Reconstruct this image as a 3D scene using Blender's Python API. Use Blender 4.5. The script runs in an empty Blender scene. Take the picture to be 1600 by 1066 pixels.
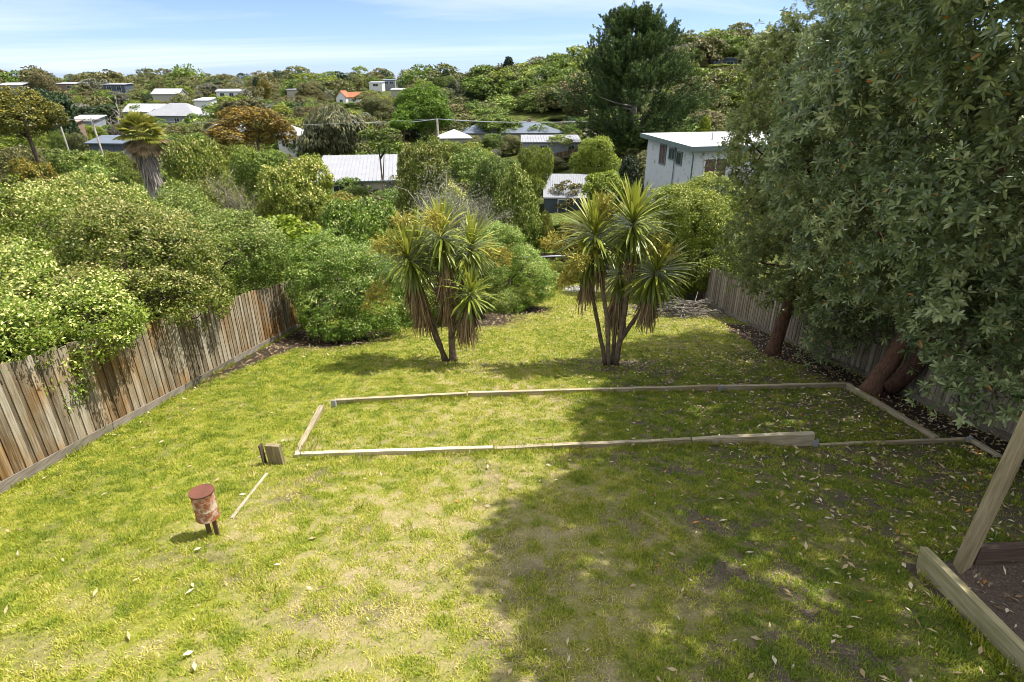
import bpy, math, random
import numpy as np
from mathutils import Vector, Matrix

rng = np.random.default_rng(11)
random.seed(11)
S = bpy.context.scene
COL = S.collection
R = math.radians

# ------------------------------------------------------------------ camera
CAM = np.array((0.0, 0.0, 3.5)); FPX = 900.0; PITCH = R(24.1)
cd = bpy.data.cameras.new('camera'); cam = bpy.data.objects.new('camera', cd); COL.objects.link(cam)
cam.location = CAM; cam.rotation_euler = (R(90) - PITCH, 0, 0)
cd.sensor_width = 36; cd.lens = 36 * FPX / 1600; cd.clip_start = 0.1; cd.clip_end = 6000
S.camera = cam
# ------------------------------------------------------------------ light
SUN_EL, SUN_AZ = 62.0, 74.0            # azimuth clockwise from +Y
w = bpy.data.worlds.new('World'); S.world = w; w.use_nodes = True
wn, wl = w.node_tree.nodes, w.node_tree.links
wn.clear()
sky = wn.new('ShaderNodeTexSky'); sky.sky_type = 'NISHITA'; sky.sun_disc = False
sky.sun_elevation = R(SUN_EL); sky.sun_rotation = R(SUN_AZ); sky.air_density = 0.6; sky.dust_density = 0.6; sky.ozone_density = 2.5
bg = wn.new('ShaderNodeBackground'); bg.inputs['Strength'].default_value = 0.12
wo = wn.new('ShaderNodeOutputWorld')
tc = wn.new('ShaderNodeTexCoord'); sx = wn.new('ShaderNodeSeparateXYZ'); wl.new(tc.outputs['Generated'], sx.inputs[0])
def wmath(op, a, b=None):
    n = wn.new('ShaderNodeMath'); n.operation = op
    for i, v in enumerate((a, b)):
        if v is None: continue
        if isinstance(v, (int, float)): n.inputs[i].default_value = v
        else: wl.new(v, n.inputs[i])
    return n.outputs[0]
# a high sheet of cirrus, looked up on a flat layer above the place
zz = wmath('ADD', wmath('MAXIMUM', sx.outputs['Z'], 0.0), 0.05)
cx_ = wmath('DIVIDE', sx.outputs['X'], zz); cy_ = wmath('DIVIDE', sx.outputs['Y'], zz)
cc = wn.new('ShaderNodeCombineXYZ'); wl.new(cx_, cc.inputs[0]); wl.new(cy_, cc.inputs[1])
mp = wn.new('ShaderNodeMapping'); mp.inputs['Scale'].default_value = (0.11, 0.17, 1); mp.inputs['Location'].default_value = (3.1, 0.4, 0); mp.inputs['Rotation'].default_value = (0, 0, R(-14))
wl.new(cc.outputs[0], mp.inputs[0])
n1 = wn.new('ShaderNodeTexNoise'); n1.inputs['Scale'].default_value = 1.0; n1.inputs['Detail'].default_value = 7; n1.inputs['Roughness'].default_value = 0.55; n1.inputs['Distortion'].default_value = 0.7
wl.new(mp.outputs[0], n1.inputs['Vector'])
cr = wn.new('ShaderNodeValToRGB'); cr.color_ramp.elements[0].position = 0.42; cr.color_ramp.elements[0].color = (0.06, 0.06, 0.06, 1)
cr.color_ramp.elements[1].position = 0.68; cr.color_ramp.elements[1].color = (0.95, 0.95, 0.95, 1)
bias = wn.new('ShaderNodeMapRange'); bias.inputs['From Min'].default_value = .03; bias.inputs['From Max'].default_value = .13; bias.inputs['To Min'].default_value = -.17; bias.inputs['To Max'].default_value = .055; wl.new(wmath('SUBTRACT', sx.outputs['Z'], wmath('MULTIPLY', sx.outputs['X'], .11)), bias.inputs[0])
wl.new(wmath('ADD', n1.outputs['Fac'], bias.outputs[0]), cr.inputs[0])
mx = wn.new('ShaderNodeMix'); mx.data_type = 'RGBA'
fill_veil = wn.new('ShaderNodeMapRange'); fill_veil.inputs['From Min'].default_value = .10; fill_veil.inputs['From Max'].default_value = .45; fill_veil.inputs['To Max'].default_value = .75; wl.new(sx.outputs['Z'], fill_veil.inputs[0])  # bright layer overhead, out of view, added to raise the fill light
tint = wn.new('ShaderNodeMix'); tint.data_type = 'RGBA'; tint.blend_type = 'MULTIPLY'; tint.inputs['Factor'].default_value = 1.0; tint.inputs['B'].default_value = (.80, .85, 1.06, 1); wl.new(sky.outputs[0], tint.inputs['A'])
wl.new(wmath('MAXIMUM', cr.outputs['Color'], fill_veil.outputs[0]), mx.inputs['Factor']); wl.new(tint.outputs['Result'], mx.inputs['A'])
hi = wn.new('ShaderNodeMix'); hi.data_type = 'RGBA'; wl.new(fill_veil.outputs[0], hi.inputs['Factor']); hi.inputs['A'].default_value = (5.4, 5.75, 6.2, 1); hi.inputs['B'].default_value = (7.3, 7.6, 7.9, 1); wl.new(hi.outputs['Result'], mx.inputs['B'])
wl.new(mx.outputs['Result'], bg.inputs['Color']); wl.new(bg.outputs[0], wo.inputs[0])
sd = bpy.data.lights.new('sun', 'SUN'); sun = bpy.data.objects.new('sun', sd); COL.objects.link(sun)
sd.energy = 5.0; sd.angle = R(0.53); sd.color = (1.0, 0.955, 0.88)
sdir = Vector((math.cos(R(SUN_EL)) * math.sin(R(SUN_AZ)), math.cos(R(SUN_EL)) * math.cos(R(SUN_AZ)), math.sin(R(SUN_EL))))
sun.rotation_euler = sdir.to_track_quat('Z', 'Y').to_euler(); sun.location = (30, 10, 60)
S.view_settings.view_transform = 'Standard'; S.view_settings.look = 'None'; S.view_settings.gamma = 1
S.view_settings.exposure = 0.80
S.cycles.filter_width = 0.9; S.cycles.max_bounces = 5; S.cycles.diffuse_bounces = 3; S.cycles.transmission_bounces = 3; S.cycles.glossy_bounces = 2

# ------------------------------------------------------------------ helpers
CP, SP = math.cos(PITCH), math.sin(PITCH)
def ray(px, py):
    u, v = px - 800.0, 533.0 - py
    return np.array((u, FPX * CP + v * SP, -FPX * SP + v * CP))
def at(px, py, Y):                       # the point at distance Y seen in that direction
    d = ray(px, py); return CAM + d * (Y / d[1])
def proj(p):
    r = np.asarray(p, float) - CAM
    dep = r[1] * CP - r[2] * SP
    return 800 + FPX * r[0] / dep, 533 - FPX * (r[1] * SP + r[2] * CP) / dep, dep
_h = rng.random((256, 256))
def vnoise(x, y, s=1.0, o=0):
    x = np.asarray(x, float) / s + 37.1 * o + 500; y = np.asarray(y, float) / s + 11.7 * o + 500
    xi, yi = np.floor(x).astype(int), np.floor(y).astype(int); fx, fy = x - xi, y - yi
    fx, fy = fx * fx * (3 - 2 * fx), fy * fy * (3 - 2 * fy)
    a, b = _h[xi & 255, yi & 255], _h[(xi + 1) & 255, yi & 255]
    c, d = _h[xi & 255, (yi + 1) & 255], _h[(xi + 1) & 255, (yi + 1) & 255]
    return (a * (1 - fx) + b * fx) * (1 - fy) + (c * (1 - fx) + d * fx) * fy
def fbm(x, y, s, o=0):
    return (vnoise(x, y, s, o) + .5 * vnoise(x, y, s / 2.1, o + 3) + .25 * vnoise(x, y, s / 4.3, o + 5)) / 1.75
PIT = (4.12, 9.0, -1.0, 4.42, -1.12)
def T(x, y):                             # height of the land
    x = np.asarray(x, float); y = np.asarray(y, float)
    z = np.interp(y, [-40, -8, 0, 33, 36, 40, 48, 64, 78, 90, 120, 160, 220, 300, 400, 600, 3000],
                  [2.5, 1.83, 0, -7.56, -8.0, -8.4, -9.0, -9.9, -10.5, -10.8, -10.4, -8.8, -6.0, -3.0, -0.6, 0.3, 0.5])
    z = z + 18.5 * np.exp(-((x - 82) / 60) ** 2 / 2 - ((y - 218) / 56) ** 2 / 2)
    z = z + 4.5 * np.exp(-((x - 21) / 7.5) ** 2 / 2 - ((y - 52) / 9) ** 2 / 2)
    z = z + 4.0 * np.exp(-((x - 16) / 9) ** 2 / 2 - ((y - 95) / 16) ** 2 / 2)
    far = np.clip((y - 60) / 60, 0, 1)
    z = z + far * 2.5 * (fbm(x, y, 60, 1) - .5)
    near = np.clip(1 - y / 40, 0, 1)
    z = z + near * (0.10 * (fbm(x, y, 1.6, 2) - .5) + 0.05 * (fbm(x, y, .35, 4) - .5))
    pit = (x > PIT[0]) & (x < PIT[1]) & (y > PIT[2]) & (y < PIT[3])
    return np.where(pit, PIT[4] + 0.03 * (fbm(x, y, .4, 6) - .5), z)
def Tz(x, y): return float(T(x, y))
def gp(px, py):                          # where that sight line meets the land
    d = ray(px, py); d = d / d[1]
    ys = np.concatenate([np.arange(1.5, 60, .05), np.arange(60, 700, .5)])
    p = CAM[None] + d[None] * ys[:, None]
    below = p[:, 2] < T(p[:, 0], p[:, 1])
    i = int(np.argmax(below)) if below.any() else len(ys) - 1
    return Vector((p[i, 0], p[i, 1], Tz(p[i, 0], p[i, 1])))

def tag(o, label=None, cat=None, group=None, kind=None):
    if label: o['label'] = label
    if cat: o['category'] = cat
    if group: o['group'] = group
    if kind: o['kind'] = kind
    return o
def thing(name, label, cat, loc=(0, 0, 0), group=None, rz=0):
    o = bpy.data.objects.new(name, None); COL.objects.link(o); o.location = loc; o.rotation_euler = (0, 0, rz)
    o.empty_display_size = .2
    return tag(o, label, cat, group)
def link(name, me, parent=None, mats=()):
    o = bpy.data.objects.new(name, me); COL.objects.link(o)
    for m in mats: me.materials.append(m)
    if parent is not None: o.parent = parent
    return o
def np_mesh(name, V, Q, rnd=None, smooth=False, extra=None):
    V = np.ascontiguousarray(V, np.float32); Q = np.ascontiguousarray(Q, np.int32)
    me = bpy.data.meshes.new(name); k = Q.shape[1]
    me.vertices.add(len(V)); me.vertices.foreach_set('co', V.ravel())
    me.loops.add(Q.size); me.loops.foreach_set('vertex_index', Q.ravel())
    me.polygons.add(len(Q)); me.polygons.foreach_set('loop_start', np.arange(len(Q), dtype=np.int32) * k)
    me.update(calc_edges=True)
    if rnd is not None:
        a = me.attributes.new('rnd', 'FLOAT', 'FACE'); a.data.foreach_set('value', np.ascontiguousarray(rnd, np.float32))
    for nm, dom, val in (extra or ()):
        a = me.attributes.new(nm, 'FLOAT', dom); a.data.foreach_set('value', np.ascontiguousarray(val, np.float32))
    if smooth: me.polygons.foreach_set('use_smooth', np.ones(len(Q), bool))
    return me
def join_np(parts):                       # parts: (V, Q, rnd)
    Vs, Qs, Rs, n = [], [], [], 0
    for V, Q, r in parts:
        Vs.append(V); Qs.append(Q + n); Rs.append(r); n += len(V)
    return np.concatenate(Vs), np.concatenate(Qs), np.concatenate(Rs)
def unit(a): return a / (np.linalg.norm(a, axis=-1, keepdims=True) + 1e-9)
def rdir(n): return unit(rng.normal(size=(n, 3)))

class MB:                                 # collects boxes, slabs and tubes into one mesh
    def __init__(s): s.v, s.f, s.r, s.m, s.sm = [], [], [], [], []
    def hexa(s, p, r=None, m=0):          # 8 points: bottom ring 0-3, top ring 4-7
        n = len(s.v); s.v += [tuple(q) for q in p]; r = random.random() if r is None else r
        for f in ((3, 2, 1, 0), (4, 5, 6, 7), (0, 1, 5, 4), (1, 2, 6, 5), (2, 3, 7, 6), (3, 0, 4, 7)):
            s.f.append(tuple(n + i for i in f)); s.r.append(r); s.m.append(m); s.sm.append(False)
        return s
    def box(s, c, d, M=None, r=None, m=0, taper=1.0):
        c = Vector(c); hx, hy, hz = d[0] / 2, d[1] / 2, d[2] / 2
        pts = [Vector((sx_ * hx * k, sy * hy * k, sz * hz)) for sz, k in ((-1, 1), (1, taper)) for sx_, sy in ((-1, -1), (1, -1), (1, 1), (-1, 1))]
        if M is not None: pts = [M @ p for p in pts]
        return s.hexa([p + c for p in pts], r, m)
    def beam(s, a, b, wd, ht, r=None, m=0, sag=0, n=1):   # a length of timber; a and b on the centre of its top face
        a, b = Vector(a), Vector(b); d = (b - a).normalized(); sd_ = d.cross(Vector((0, 0, 1))).normalized(); up = sd_.cross(d)
        p = [q + sd_ * x * wd / 2 - up * z for z in (ht, 0) for q, x in ((a, 1), (b, 1), (b, -1), (a, -1))]
        return s.hexa(p, r, m)
    def tube(s, path, rad, k=8, r=None, m=0, cap=True):
        path = [Vector(p) for p in path]; n0 = len(s.v); r = random.random() if r is None else r
        for i, p in enumerate(path):
            d = (path[min(i + 1, len(path) - 1)] - path[max(i - 1, 0)]).normalized()
            a = d.orthogonal().normalized() if abs(d.z) > .95 else d.cross(Vector((0, 0, 1))).normalized()
            if abs(d.z) > .95: a = (Vector((1, 0, 0)) - d * d.x).normalized()
            b = d.cross(a); rr = rad[i] if hasattr(rad, '__len__') else rad
            for j in range(k):
                t = 2 * math.pi * j / k; s.v.append(tuple(p + a * math.cos(t) * rr + b * math.sin(t) * rr))
        for i in range(len(path) - 1):
            for j in range(k):
                q = n0 + i * k; s.f.append((q + j, q + (j + 1) % k, q + k + (j + 1) % k, q + k + j)); s.r.append(r); s.m.append(m); s.sm.append(True)
        if cap:
            s.f.append(tuple(n0 + j for j in reversed(range(k)))); s.f.append(tuple(n0 + (len(path) - 1) * k + j for j in range(k)))
            s.r += [r, r]; s.m += [m, m]; s.sm += [False, False]
        return s
    def flat(s): s.sm = [False] * len(s.f); return s
    def poly(s, pts, r=0.5, m=0):
        n = len(s.v); s.v += [tuple(p) for p in pts]; s.f.append(tuple(range(n, n + len(pts)))); s.r.append(r); s.m.append(m); s.sm.append(False); return s
    def build(s, name, mat, parent=None, bevel=0.0, origin=None):
        me = bpy.data.meshes.new(name); o_ = Vector(origin) if origin is not None else Vector((0, 0, 0))
        me.from_pydata([tuple(Vector(v) - o_) for v in s.v], [], s.f)
        a = me.attributes.new('rnd', 'FLOAT', 'FACE'); a.data.foreach_set('value', np.array(s.r, np.float32))
        me.polygons.foreach_set('material_index', np.array(s.m, np.int32)); me.polygons.foreach_set('use_smooth', np.array(s.sm, bool)); me.update()
        o = link(name, me, parent, mat if isinstance(mat, (list, tuple)) else [mat])
        if parent is None and origin is not None: o.location = o_
        if bevel:
            b = o.modifiers.new('bevel', 'BEVEL'); b.width = bevel; b.segments = 2; b.limit_method = 'ANGLE'; b.angle_limit = R(40)
        return o

# ------------------------------------------------------------------ materials
def newmat(name):
    m = bpy.data.materials.new(name); m.use_nodes = True; nt = m.node_tree
    return m, nt.nodes, nt.links, nt.nodes['Principled BSDF']
def ramp(N, stops):
    c = N.new('ShaderNodeValToRGB'); e = c.color_ramp.elements
    while len(e) < len(stops): e.new(0.5)
    for i, (p, col) in enumerate(stops): e[i].position = p; e[i].color = (*col, 1)
    return c
def noise(N, L, vec, scale, detail=5, rough=.6):
    n = N.new('ShaderNodeTexNoise'); n.inputs['Scale'].default_value = scale; n.inputs['Detail'].default_value = detail; n.inputs['Roughness'].default_value = rough
    if vec is not None: L.new(vec, n.inputs['Vector'])
    return n
def mixc(N, L, f, a, b, mode='MIX'):
    n = N.new('ShaderNodeMix'); n.data_type = 'RGBA'; n.blend_type = mode
    for k, v in (('Factor', f), ('A', a), ('B', b)):
        if isinstance(v, (int, float)): n.inputs[k].default_value = v
        elif isinstance(v, tuple): n.inputs[k].default_value = (*v, 1)
        else: L.new(v, n.inputs[k])
    return n.outputs['Result']
def leaf_mat(name, stops, trans=.3, rough=.5, var=.25, spec=.4):
    m, N, L, P = newmat(name)
    at_ = N.new('ShaderNodeAttribute'); at_.attribute_name = 'rnd'
    c = ramp(N, stops); L.new(at_.outputs['Fac'], c.inputs[0])
    oi = N.new('ShaderNodeObjectInfo'); hs = N.new('ShaderNodeHueSaturation')
    mr = N.new('ShaderNodeMapRange'); mr.inputs['To Min'].default_value = 1 - var; mr.inputs['To Max'].default_value = 1 + var; L.new(oi.outputs['Random'], mr.inputs[0]); L.new(mr.outputs[0], hs.inputs['Value'])
    mh = N.new('ShaderNodeMapRange'); mh.inputs['To Min'].default_value = .5 - var * .07; mh.inputs['To Max'].default_value = .5 + var * .07
    ma = N.new('ShaderNodeMath'); ma.operation = 'FRACT'; mb = N.new('ShaderNodeMath'); mb.operation = 'MULTIPLY'; mb.inputs[1].default_value = 7.3
    L.new(oi.outputs['Random'], mb.inputs[0]); L.new(mb.outputs[0], ma.inputs[0]); L.new(ma.outputs[0], mh.inputs[0]); L.new(mh.outputs[0], hs.inputs['Hue'])
    L.new(c.outputs[0], hs.inputs['Color']); L.new(hs.outputs[0], P.inputs['Base Color'])
    P.inputs['Roughness'].default_value = rough; P.inputs['Specular IOR Level'].default_value = spec
    t = N.new('ShaderNodeBsdfTranslucent'); tcol = mixc(N, L, .5, hs.outputs[0], (.30, .42, .03)); L.new(hs.outputs[0], t.inputs['Color'])
    g = N.new('ShaderNodeMixShader'); g.inputs[0].default_value = trans; L.new(P.outputs[0], g.inputs[1]); L.new(t.outputs[0], g.inputs[2])
    L.new(g.outputs[0], N['Material Output'].inputs['Surface'])
    return m
def wood_mat(name, stops, along='Z', scale=3.0, stretch=14, rough=.85, bump=.35, stain=None, green=None):
    m, N, L, P = newmat(name)
    tcn = N.new('ShaderNodeTexCoord'); mp_ = N.new('ShaderNodeMapping')
    sc = {'X': (1, stretch, stretch), 'Y': (stretch, 1, stretch), 'Z': (stretch, stretch, 1)}[along]
    mp_.inputs['Scale'].default_value = sc; L.new(tcn.outputs['Object'], mp_.inputs[0])
    at_ = N.new('ShaderNodeAttribute'); at_.attribute_name = 'rnd'
    cb = N.new('ShaderNodeCombineXYZ'); mu = N.new('ShaderNodeMath'); mu.operation = 'MULTIPLY'; mu.inputs[1].default_value = 37; L.new(at_.outputs['Fac'], mu.inputs[0])
    for i in range(3): L.new(mu.outputs[0], cb.inputs[i])
    ad = N.new('ShaderNodeVectorMath'); ad.operation = 'ADD'; L.new(mp_.outputs[0], ad.inputs[0]); L.new(cb.outputs[0], ad.inputs[1])
    n = noise(N, L, ad.outputs[0], scale, 7, .65)
    c = ramp(N, stops)
    m2 = N.new('ShaderNodeMath'); m2.operation = 'MULTIPLY_ADD'; m2.inputs[1].default_value = .38; L.new(at_.outputs['Fac'], m2.inputs[0])
    m3 = N.new('ShaderNodeMath'); m3.operation = 'MULTIPLY_ADD'; m3.inputs[1].default_value = 1.0; m3.inputs[2].default_value = -.19; L.new(n.outputs['Fac'], m3.inputs[0]); L.new(m3.outputs[0], m2.inputs[2])
    L.new(m2.outputs[0], c.inputs[0]); col = c.outputs[0]
    if stain:
        n2 = noise(N, L, tcn.outputs['Object'], .7, 4, .6); r2 = ramp(N, [(.42, (0, 0, 0)), (.62, (1, 1, 1))]); L.new(n2.outputs['Fac'], r2.inputs[0])
        col = mixc(N, L, r2.outputs[0], col, mixc(N, L, 1.0, col, stain, 'MULTIPLY'))
    if green:
        n3 = noise(N, L, tcn.outputs['Object'], 2.2, 5, .7); r3 = ramp(N, [(.5, (0, 0, 0)), (.75, (.6, .6, .6))]); L.new(n3.outputs['Fac'], r3.inputs[0])
        col = mixc(N, L, r3.outputs[0], col, green)
    L.new(col, P.inputs['Base Color']); P.inputs['Roughness'].default_value = rough; P.inputs['Specular IOR Level'].default_value = .2
    b = N.new('ShaderNodeBump'); b.inputs['Strength'].default_value = bump; b.inputs['Distance'].default_value = .01; L.new(n.outputs['Fac'], b.inputs['Height']); L.new(b.outputs[0], P.inputs['Normal'])
    return m
def plain_mat(name, col, rough=.7, var=.15, scale=3, spec=.3, metal=0, ribs=None):
    m, N, L, P = newmat(name)
    tcn = N.new('ShaderNodeTexCoord'); n = noise(N, L, tcn.outputs['Object'], scale, 6, .65)
    c = ramp(N, [(.3, tuple(x * (1 - var) for x in col)), (.7, tuple(min(1, x * (1 + var)) for x in col))]); L.new(n.outputs['Fac'], c.inputs[0])
    L.new(c.outputs[0], P.inputs['Base Color']); P.inputs['Roughness'].default_value = rough; P.inputs['Specular IOR Level'].default_value = spec; P.inputs['Metallic'].default_value = metal
    b = N.new('ShaderNodeBump'); b.inputs['Strength'].default_value = .15; b.inputs['Distance'].default_value = .02; L.new(n.outputs['Fac'], b.inputs['Height']); L.new(b.outputs[0], P.inputs['Normal'])
    return m
def rust_mat(name, base, rust, lo=.45, hi=.6, scale=7, rough=.8):
    m, N, L, P = newmat(name)
    tcn = N.new('ShaderNodeTexCoord'); n = noise(N, L, tcn.outputs['Object'], scale, 9, .72); r_ = ramp(N, [(lo, (0, 0, 0)), (hi, (1, 1, 1))]); L.new(n.outputs['Fac'], r_.inputs[0])
    n2 = noise(N, L, tcn.outputs['Object'], scale * 4, 5, .6); rc = ramp(N, [(.3, tuple(x * .55 for x in rust)), (.7, rust)]); L.new(n2.outputs['Fac'], rc.inputs[0])
    L.new(mixc(N, L, r_.outputs[0], base, rc.outputs[0]), P.inputs['Base Color']); P.inputs['Roughness'].default_value = rough
    b = N.new('ShaderNodeBump'); b.inputs['Strength'].default_value = .3; b.inputs['Distance'].default_value = .004; L.new(n.outputs['Fac'], b.inputs['Height']); L.new(b.outputs[0], P.inputs['Normal'])
    return m
def ground_mat():
    m, N, L, P = newmat('ground')
    tcn = N.new('ShaderNodeTexCoord'); ob = tcn.outputs['Object']
    def attr(nm):
        a = N.new('ShaderNodeAttribute'); a.attribute_name = nm; return a.outputs['Fac']
    nf = noise(N, L, ob, 55, 6, .75); nm_ = noise(N, L, ob, 4.2, 8, .7); nb = noise(N, L, ob, .6, 5, .6); n9 = noise(N, L, ob, 17, 6, .7)
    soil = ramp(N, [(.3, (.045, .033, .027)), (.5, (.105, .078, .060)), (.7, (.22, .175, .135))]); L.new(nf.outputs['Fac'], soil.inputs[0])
    straw = ramp(N, [(.3, (.15, .115, .055)), (.5, (.30, .24, .125)), (.72, (.44, .365, .22))]); L.new(nf.outputs['Fac'], straw.inputs[0])
    green = ramp(N, [(.3, (.09, .105, .010)), (.55, (.21, .215, .028)), (.75, (.34, .32, .07))]); L.new(n9.outputs['Fac'], green.inputs[0])
    def fac(n, k, a, lo, hi):
        q = N.new('ShaderNodeMath'); q.operation = 'MULTIPLY_ADD'; L.new(n.outputs['Fac'], q.inputs[0]); q.inputs[1].default_value = k; L.new(a, q.inputs[2])
        r_ = N.new('ShaderNodeMapRange'); r_.inputs['From Min'].default_value = lo; r_.inputs['From Max'].default_value = hi; r_.clamp = True; L.new(q.outputs[0], r_.inputs[0]); return r_.outputs[0]
    c = mixc(N, L, fac(nm_, .9, attr('grass'), .75, 1.1), straw.outputs[0], green.outputs[0])
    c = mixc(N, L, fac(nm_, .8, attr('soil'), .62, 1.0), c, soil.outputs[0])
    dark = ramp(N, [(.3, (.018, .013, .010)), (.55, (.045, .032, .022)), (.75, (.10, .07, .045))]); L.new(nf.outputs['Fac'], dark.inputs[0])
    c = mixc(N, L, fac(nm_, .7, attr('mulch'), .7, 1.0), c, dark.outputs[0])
    scrub = ramp(N, [(.3, (.03, .04, .008)), (.5, (.06, .072, .014)), (.7, (.11, .115, .035))]); L.new(nb.outputs['Fac'], scrub.inputs[0])
    c = mixc(N, L, attr('wild'), c, scrub.outputs[0])
    c = mixc(N, L, attr('turf'), c, (.13, .22, .02))
    L.new(c, P.inputs['Base Color']); P.inputs['Roughness'].default_value = .95; P.inputs['Specular IOR Level'].default_value = .1
    b = N.new('ShaderNodeBump'); b.inputs['Strength'].default_value = .7; b.inputs['Distance'].default_value = .02; L.new(nf.outputs['Fac'], b.inputs['Height']); L.new(b.outputs[0], P.inputs['Normal'])
    return m

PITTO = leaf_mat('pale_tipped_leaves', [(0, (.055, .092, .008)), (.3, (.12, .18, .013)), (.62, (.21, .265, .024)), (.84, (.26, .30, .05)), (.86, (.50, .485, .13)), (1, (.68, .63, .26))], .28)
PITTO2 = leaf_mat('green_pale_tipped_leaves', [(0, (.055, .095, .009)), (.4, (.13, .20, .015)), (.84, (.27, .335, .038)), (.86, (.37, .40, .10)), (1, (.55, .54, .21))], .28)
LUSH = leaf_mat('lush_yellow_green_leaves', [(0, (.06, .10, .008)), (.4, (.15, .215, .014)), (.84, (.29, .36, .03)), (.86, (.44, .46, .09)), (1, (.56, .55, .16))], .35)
KARO = leaf_mat('grey_green_leaves', [(0, (.045, .065, .030)), (.35, (.135, .185, .065)), (.7, (.31, .375, .145)), (.9, (.52, .57, .27)), (.975, (.62, .62, .36)), (.985, (.42, .25, .03)), (1, (.45, .20, .03))], .36, .33, .05, .6)
KARO2 = leaf_mat('olive_grey_leaves', [(0, (.045, .066, .015)), (.4, (.14, .175, .042)), (.8, (.29, .32, .09)), (.97, (.50, .50, .18)), (.985, (.40, .25, .05)), (1, (.42, .2, .04))], .30, .42, .05, .5)
LIME = leaf_mat('lime_leaves', [(0, (.05, .11, .008)), (.5, (.12, .23, .012)), (1, (.26, .38, .03))], .4)
LIMEB = leaf_mat('bright_lime_leaves', [(0, (.10, .17, .008)), (.5, (.24, .34, .014)), (1, (.42, .48, .04))], .4)
RUST = leaf_mat('rusty_leaves', [(0, (.045, .042, .010)), (.35, (.12, .085, .014)), (.65, (.28, .15, .016)), (1, (.44, .25, .03))], .2)
WATTLE = leaf_mat('yellow_green_leaves', [(0, (.05, .065, .010)), (.45, (.13, .14, .016)), (.75, (.26, .22, .02)), (1, (.40, .29, .03))], .25)
OLIVE = leaf_mat('olive_leaves', [(0, (.05, .056, .014)), (.5, (.13, .135, .034)), (1, (.27, .255, .085))], .22)
WILLOW = leaf_mat('drab_olive_leaves', [(0, (.05, .055, .020)), (.5, (.12, .12, .045)), (.85, (.23, .20, .095)), (1, (.31, .23, .13))], .2)
BROWNO = leaf_mat('brown_olive_leaves', [(0, (.05, .048, .014)), (.5, (.125, .11, .034)), (1, (.24, .20, .075))], .18)
GREEN = leaf_mat('mid_green_leaves', [(0, (.045, .075, .010)), (.5, (.115, .165, .018)), (1, (.25, .30, .045))], .28)
YGREEN = leaf_mat('yellowish_green_leaves', [(0, (.075, .10, .010)), (.5, (.19, .225, .018)), (1, (.37, .38, .05))], .3)
DARK = leaf_mat('dark_green_leaves', [(0, (.012, .026, .009)), (.5, (.030, .055, .016)), (1, (.07, .11, .03))], .15)
CYPR = leaf_mat('cypress_sprays', [(0, (.022, .042, .012)), (.5, (.068, .108, .028)), (.9, (.16, .22, .052)), (.97, (.22, .26, .06)), (1, (.20, .14, .05))], .12, .65, .05)
GREY = leaf_mat('grey_leaves', [(0, (.07, .075, .045)), (.5, (.15, .15, .095)), (1, (.27, .26, .18))], .2)
CORD = leaf_mat('cordyline_leaves', [(0, (.045, .080, .010)), (.45, (.15, .19, .020)), (.8, (.32, .34, .045)), (1, (.42, .40, .09))], .25, .38, .05, .5)
CDEAD = leaf_mat('dead_cordyline_leaves', [(0, (.09, .055, .025)), (.5, (.22, .145, .07)), (1, (.40, .29, .16))], .1, .8, .05)
CFLOW = leaf_mat('cordyline_panicles', [(0, (.20, .17, .02)), (.5, (.38, .33, .05)), (1, (.52, .44, .09))], .15, .7, .05)
PALMG = leaf_mat('palm_fronds', [(0, (.09, .11, .012)), (.5, (.26, .27, .04)), (1, (.46, .42, .12))], .25, .45, .05)
PALMD = leaf_mat('dead_palm_fronds', [(0, (.10, .07, .035)), (.5, (.24, .17, .085)), (1, (.42, .31, .15))], .1, .8, .05)
BLADE = leaf_mat('grass_blades', [(0, (.11, .165, .007)), (.35, (.24, .29, .014)), (.6, (.39, .385, .035)), (.8, (.49, .43, .11)), (1, (.58, .49, .25))], .3, .6, .0)
LITTER = leaf_mat('fallen_leaves', [(0, (.13, .075, .03)), (.35, (.32, .22, .10)), (.7, (.50, .40, .24)), (.95, (.62, .56, .42)), (1, (.5, .2, .04))], .1, .7, .0)
BARK = wood_mat('bark', [(.25, (.035, .025, .018)), (.5, (.10, .072, .050)), (.75, (.20, .155, .115))], 'Z', 5, 5, bump=.9)
BARKR = wood_mat('reddish_bark', [(.25, (.030, .016, .011)), (.5, (.085, .043, .027)), (.75, (.17, .095, .06))], 'Z', 6, 5, bump=1.0)
BARKC = wood_mat('corky_bark', [(.25, (.07, .05, .034)), (.5, (.17, .125, .085)), (.75, (.29, .225, .16))], 'X', 9, 1, bump=1.0)
BARKG = wood_mat('grey_bark', [(.25, (.13, .11, .09)), (.5, (.26, .23, .195)), (.75, (.40, .36, .31))], 'Z', 6, 4, bump=.7)
PALING = wood_mat('weathered_palings', [(.2, (.07, .054, .036)), (.4, (.165, .13, .082)), (.6, (.285, .24, .165)), (.8, (.43, .39, .32))], 'Z', 2.4, 16, bump=.5, stain=(.88, .60, .30))
PALINGG = wood_mat('grey_palings', [(.22, (.10, .078, .055)), (.45, (.215, .175, .13)), (.65, (.31, .265, .20)), (.85, (.42, .37, .29))], 'Z', 2.4, 16, bump=.5)
PALINGD = wood_mat('dark_palings', [(.25, (.045, .030, .018)), (.5, (.105, .070, .038)), (.8, (.18, .125, .07))], 'Z', 2.4, 16, bump=.4)
PLINTH = wood_mat('plinth_boards', [(.25, (.07, .055, .04)), (.5, (.15, .125, .095)), (.75, (.26, .225, .18))], 'Y', 2.4, 14, bump=.5, green=(.10, .12, .05))
SLEEP = wood_mat('weathered_sleepers', [(.22, (.22, .18, .115)), (.5, (.42, .36, .25)), (.78, (.60, .54, .42))], 'X', 2.5, 14, bump=.5, stain=(.75, .68, .55))
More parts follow.
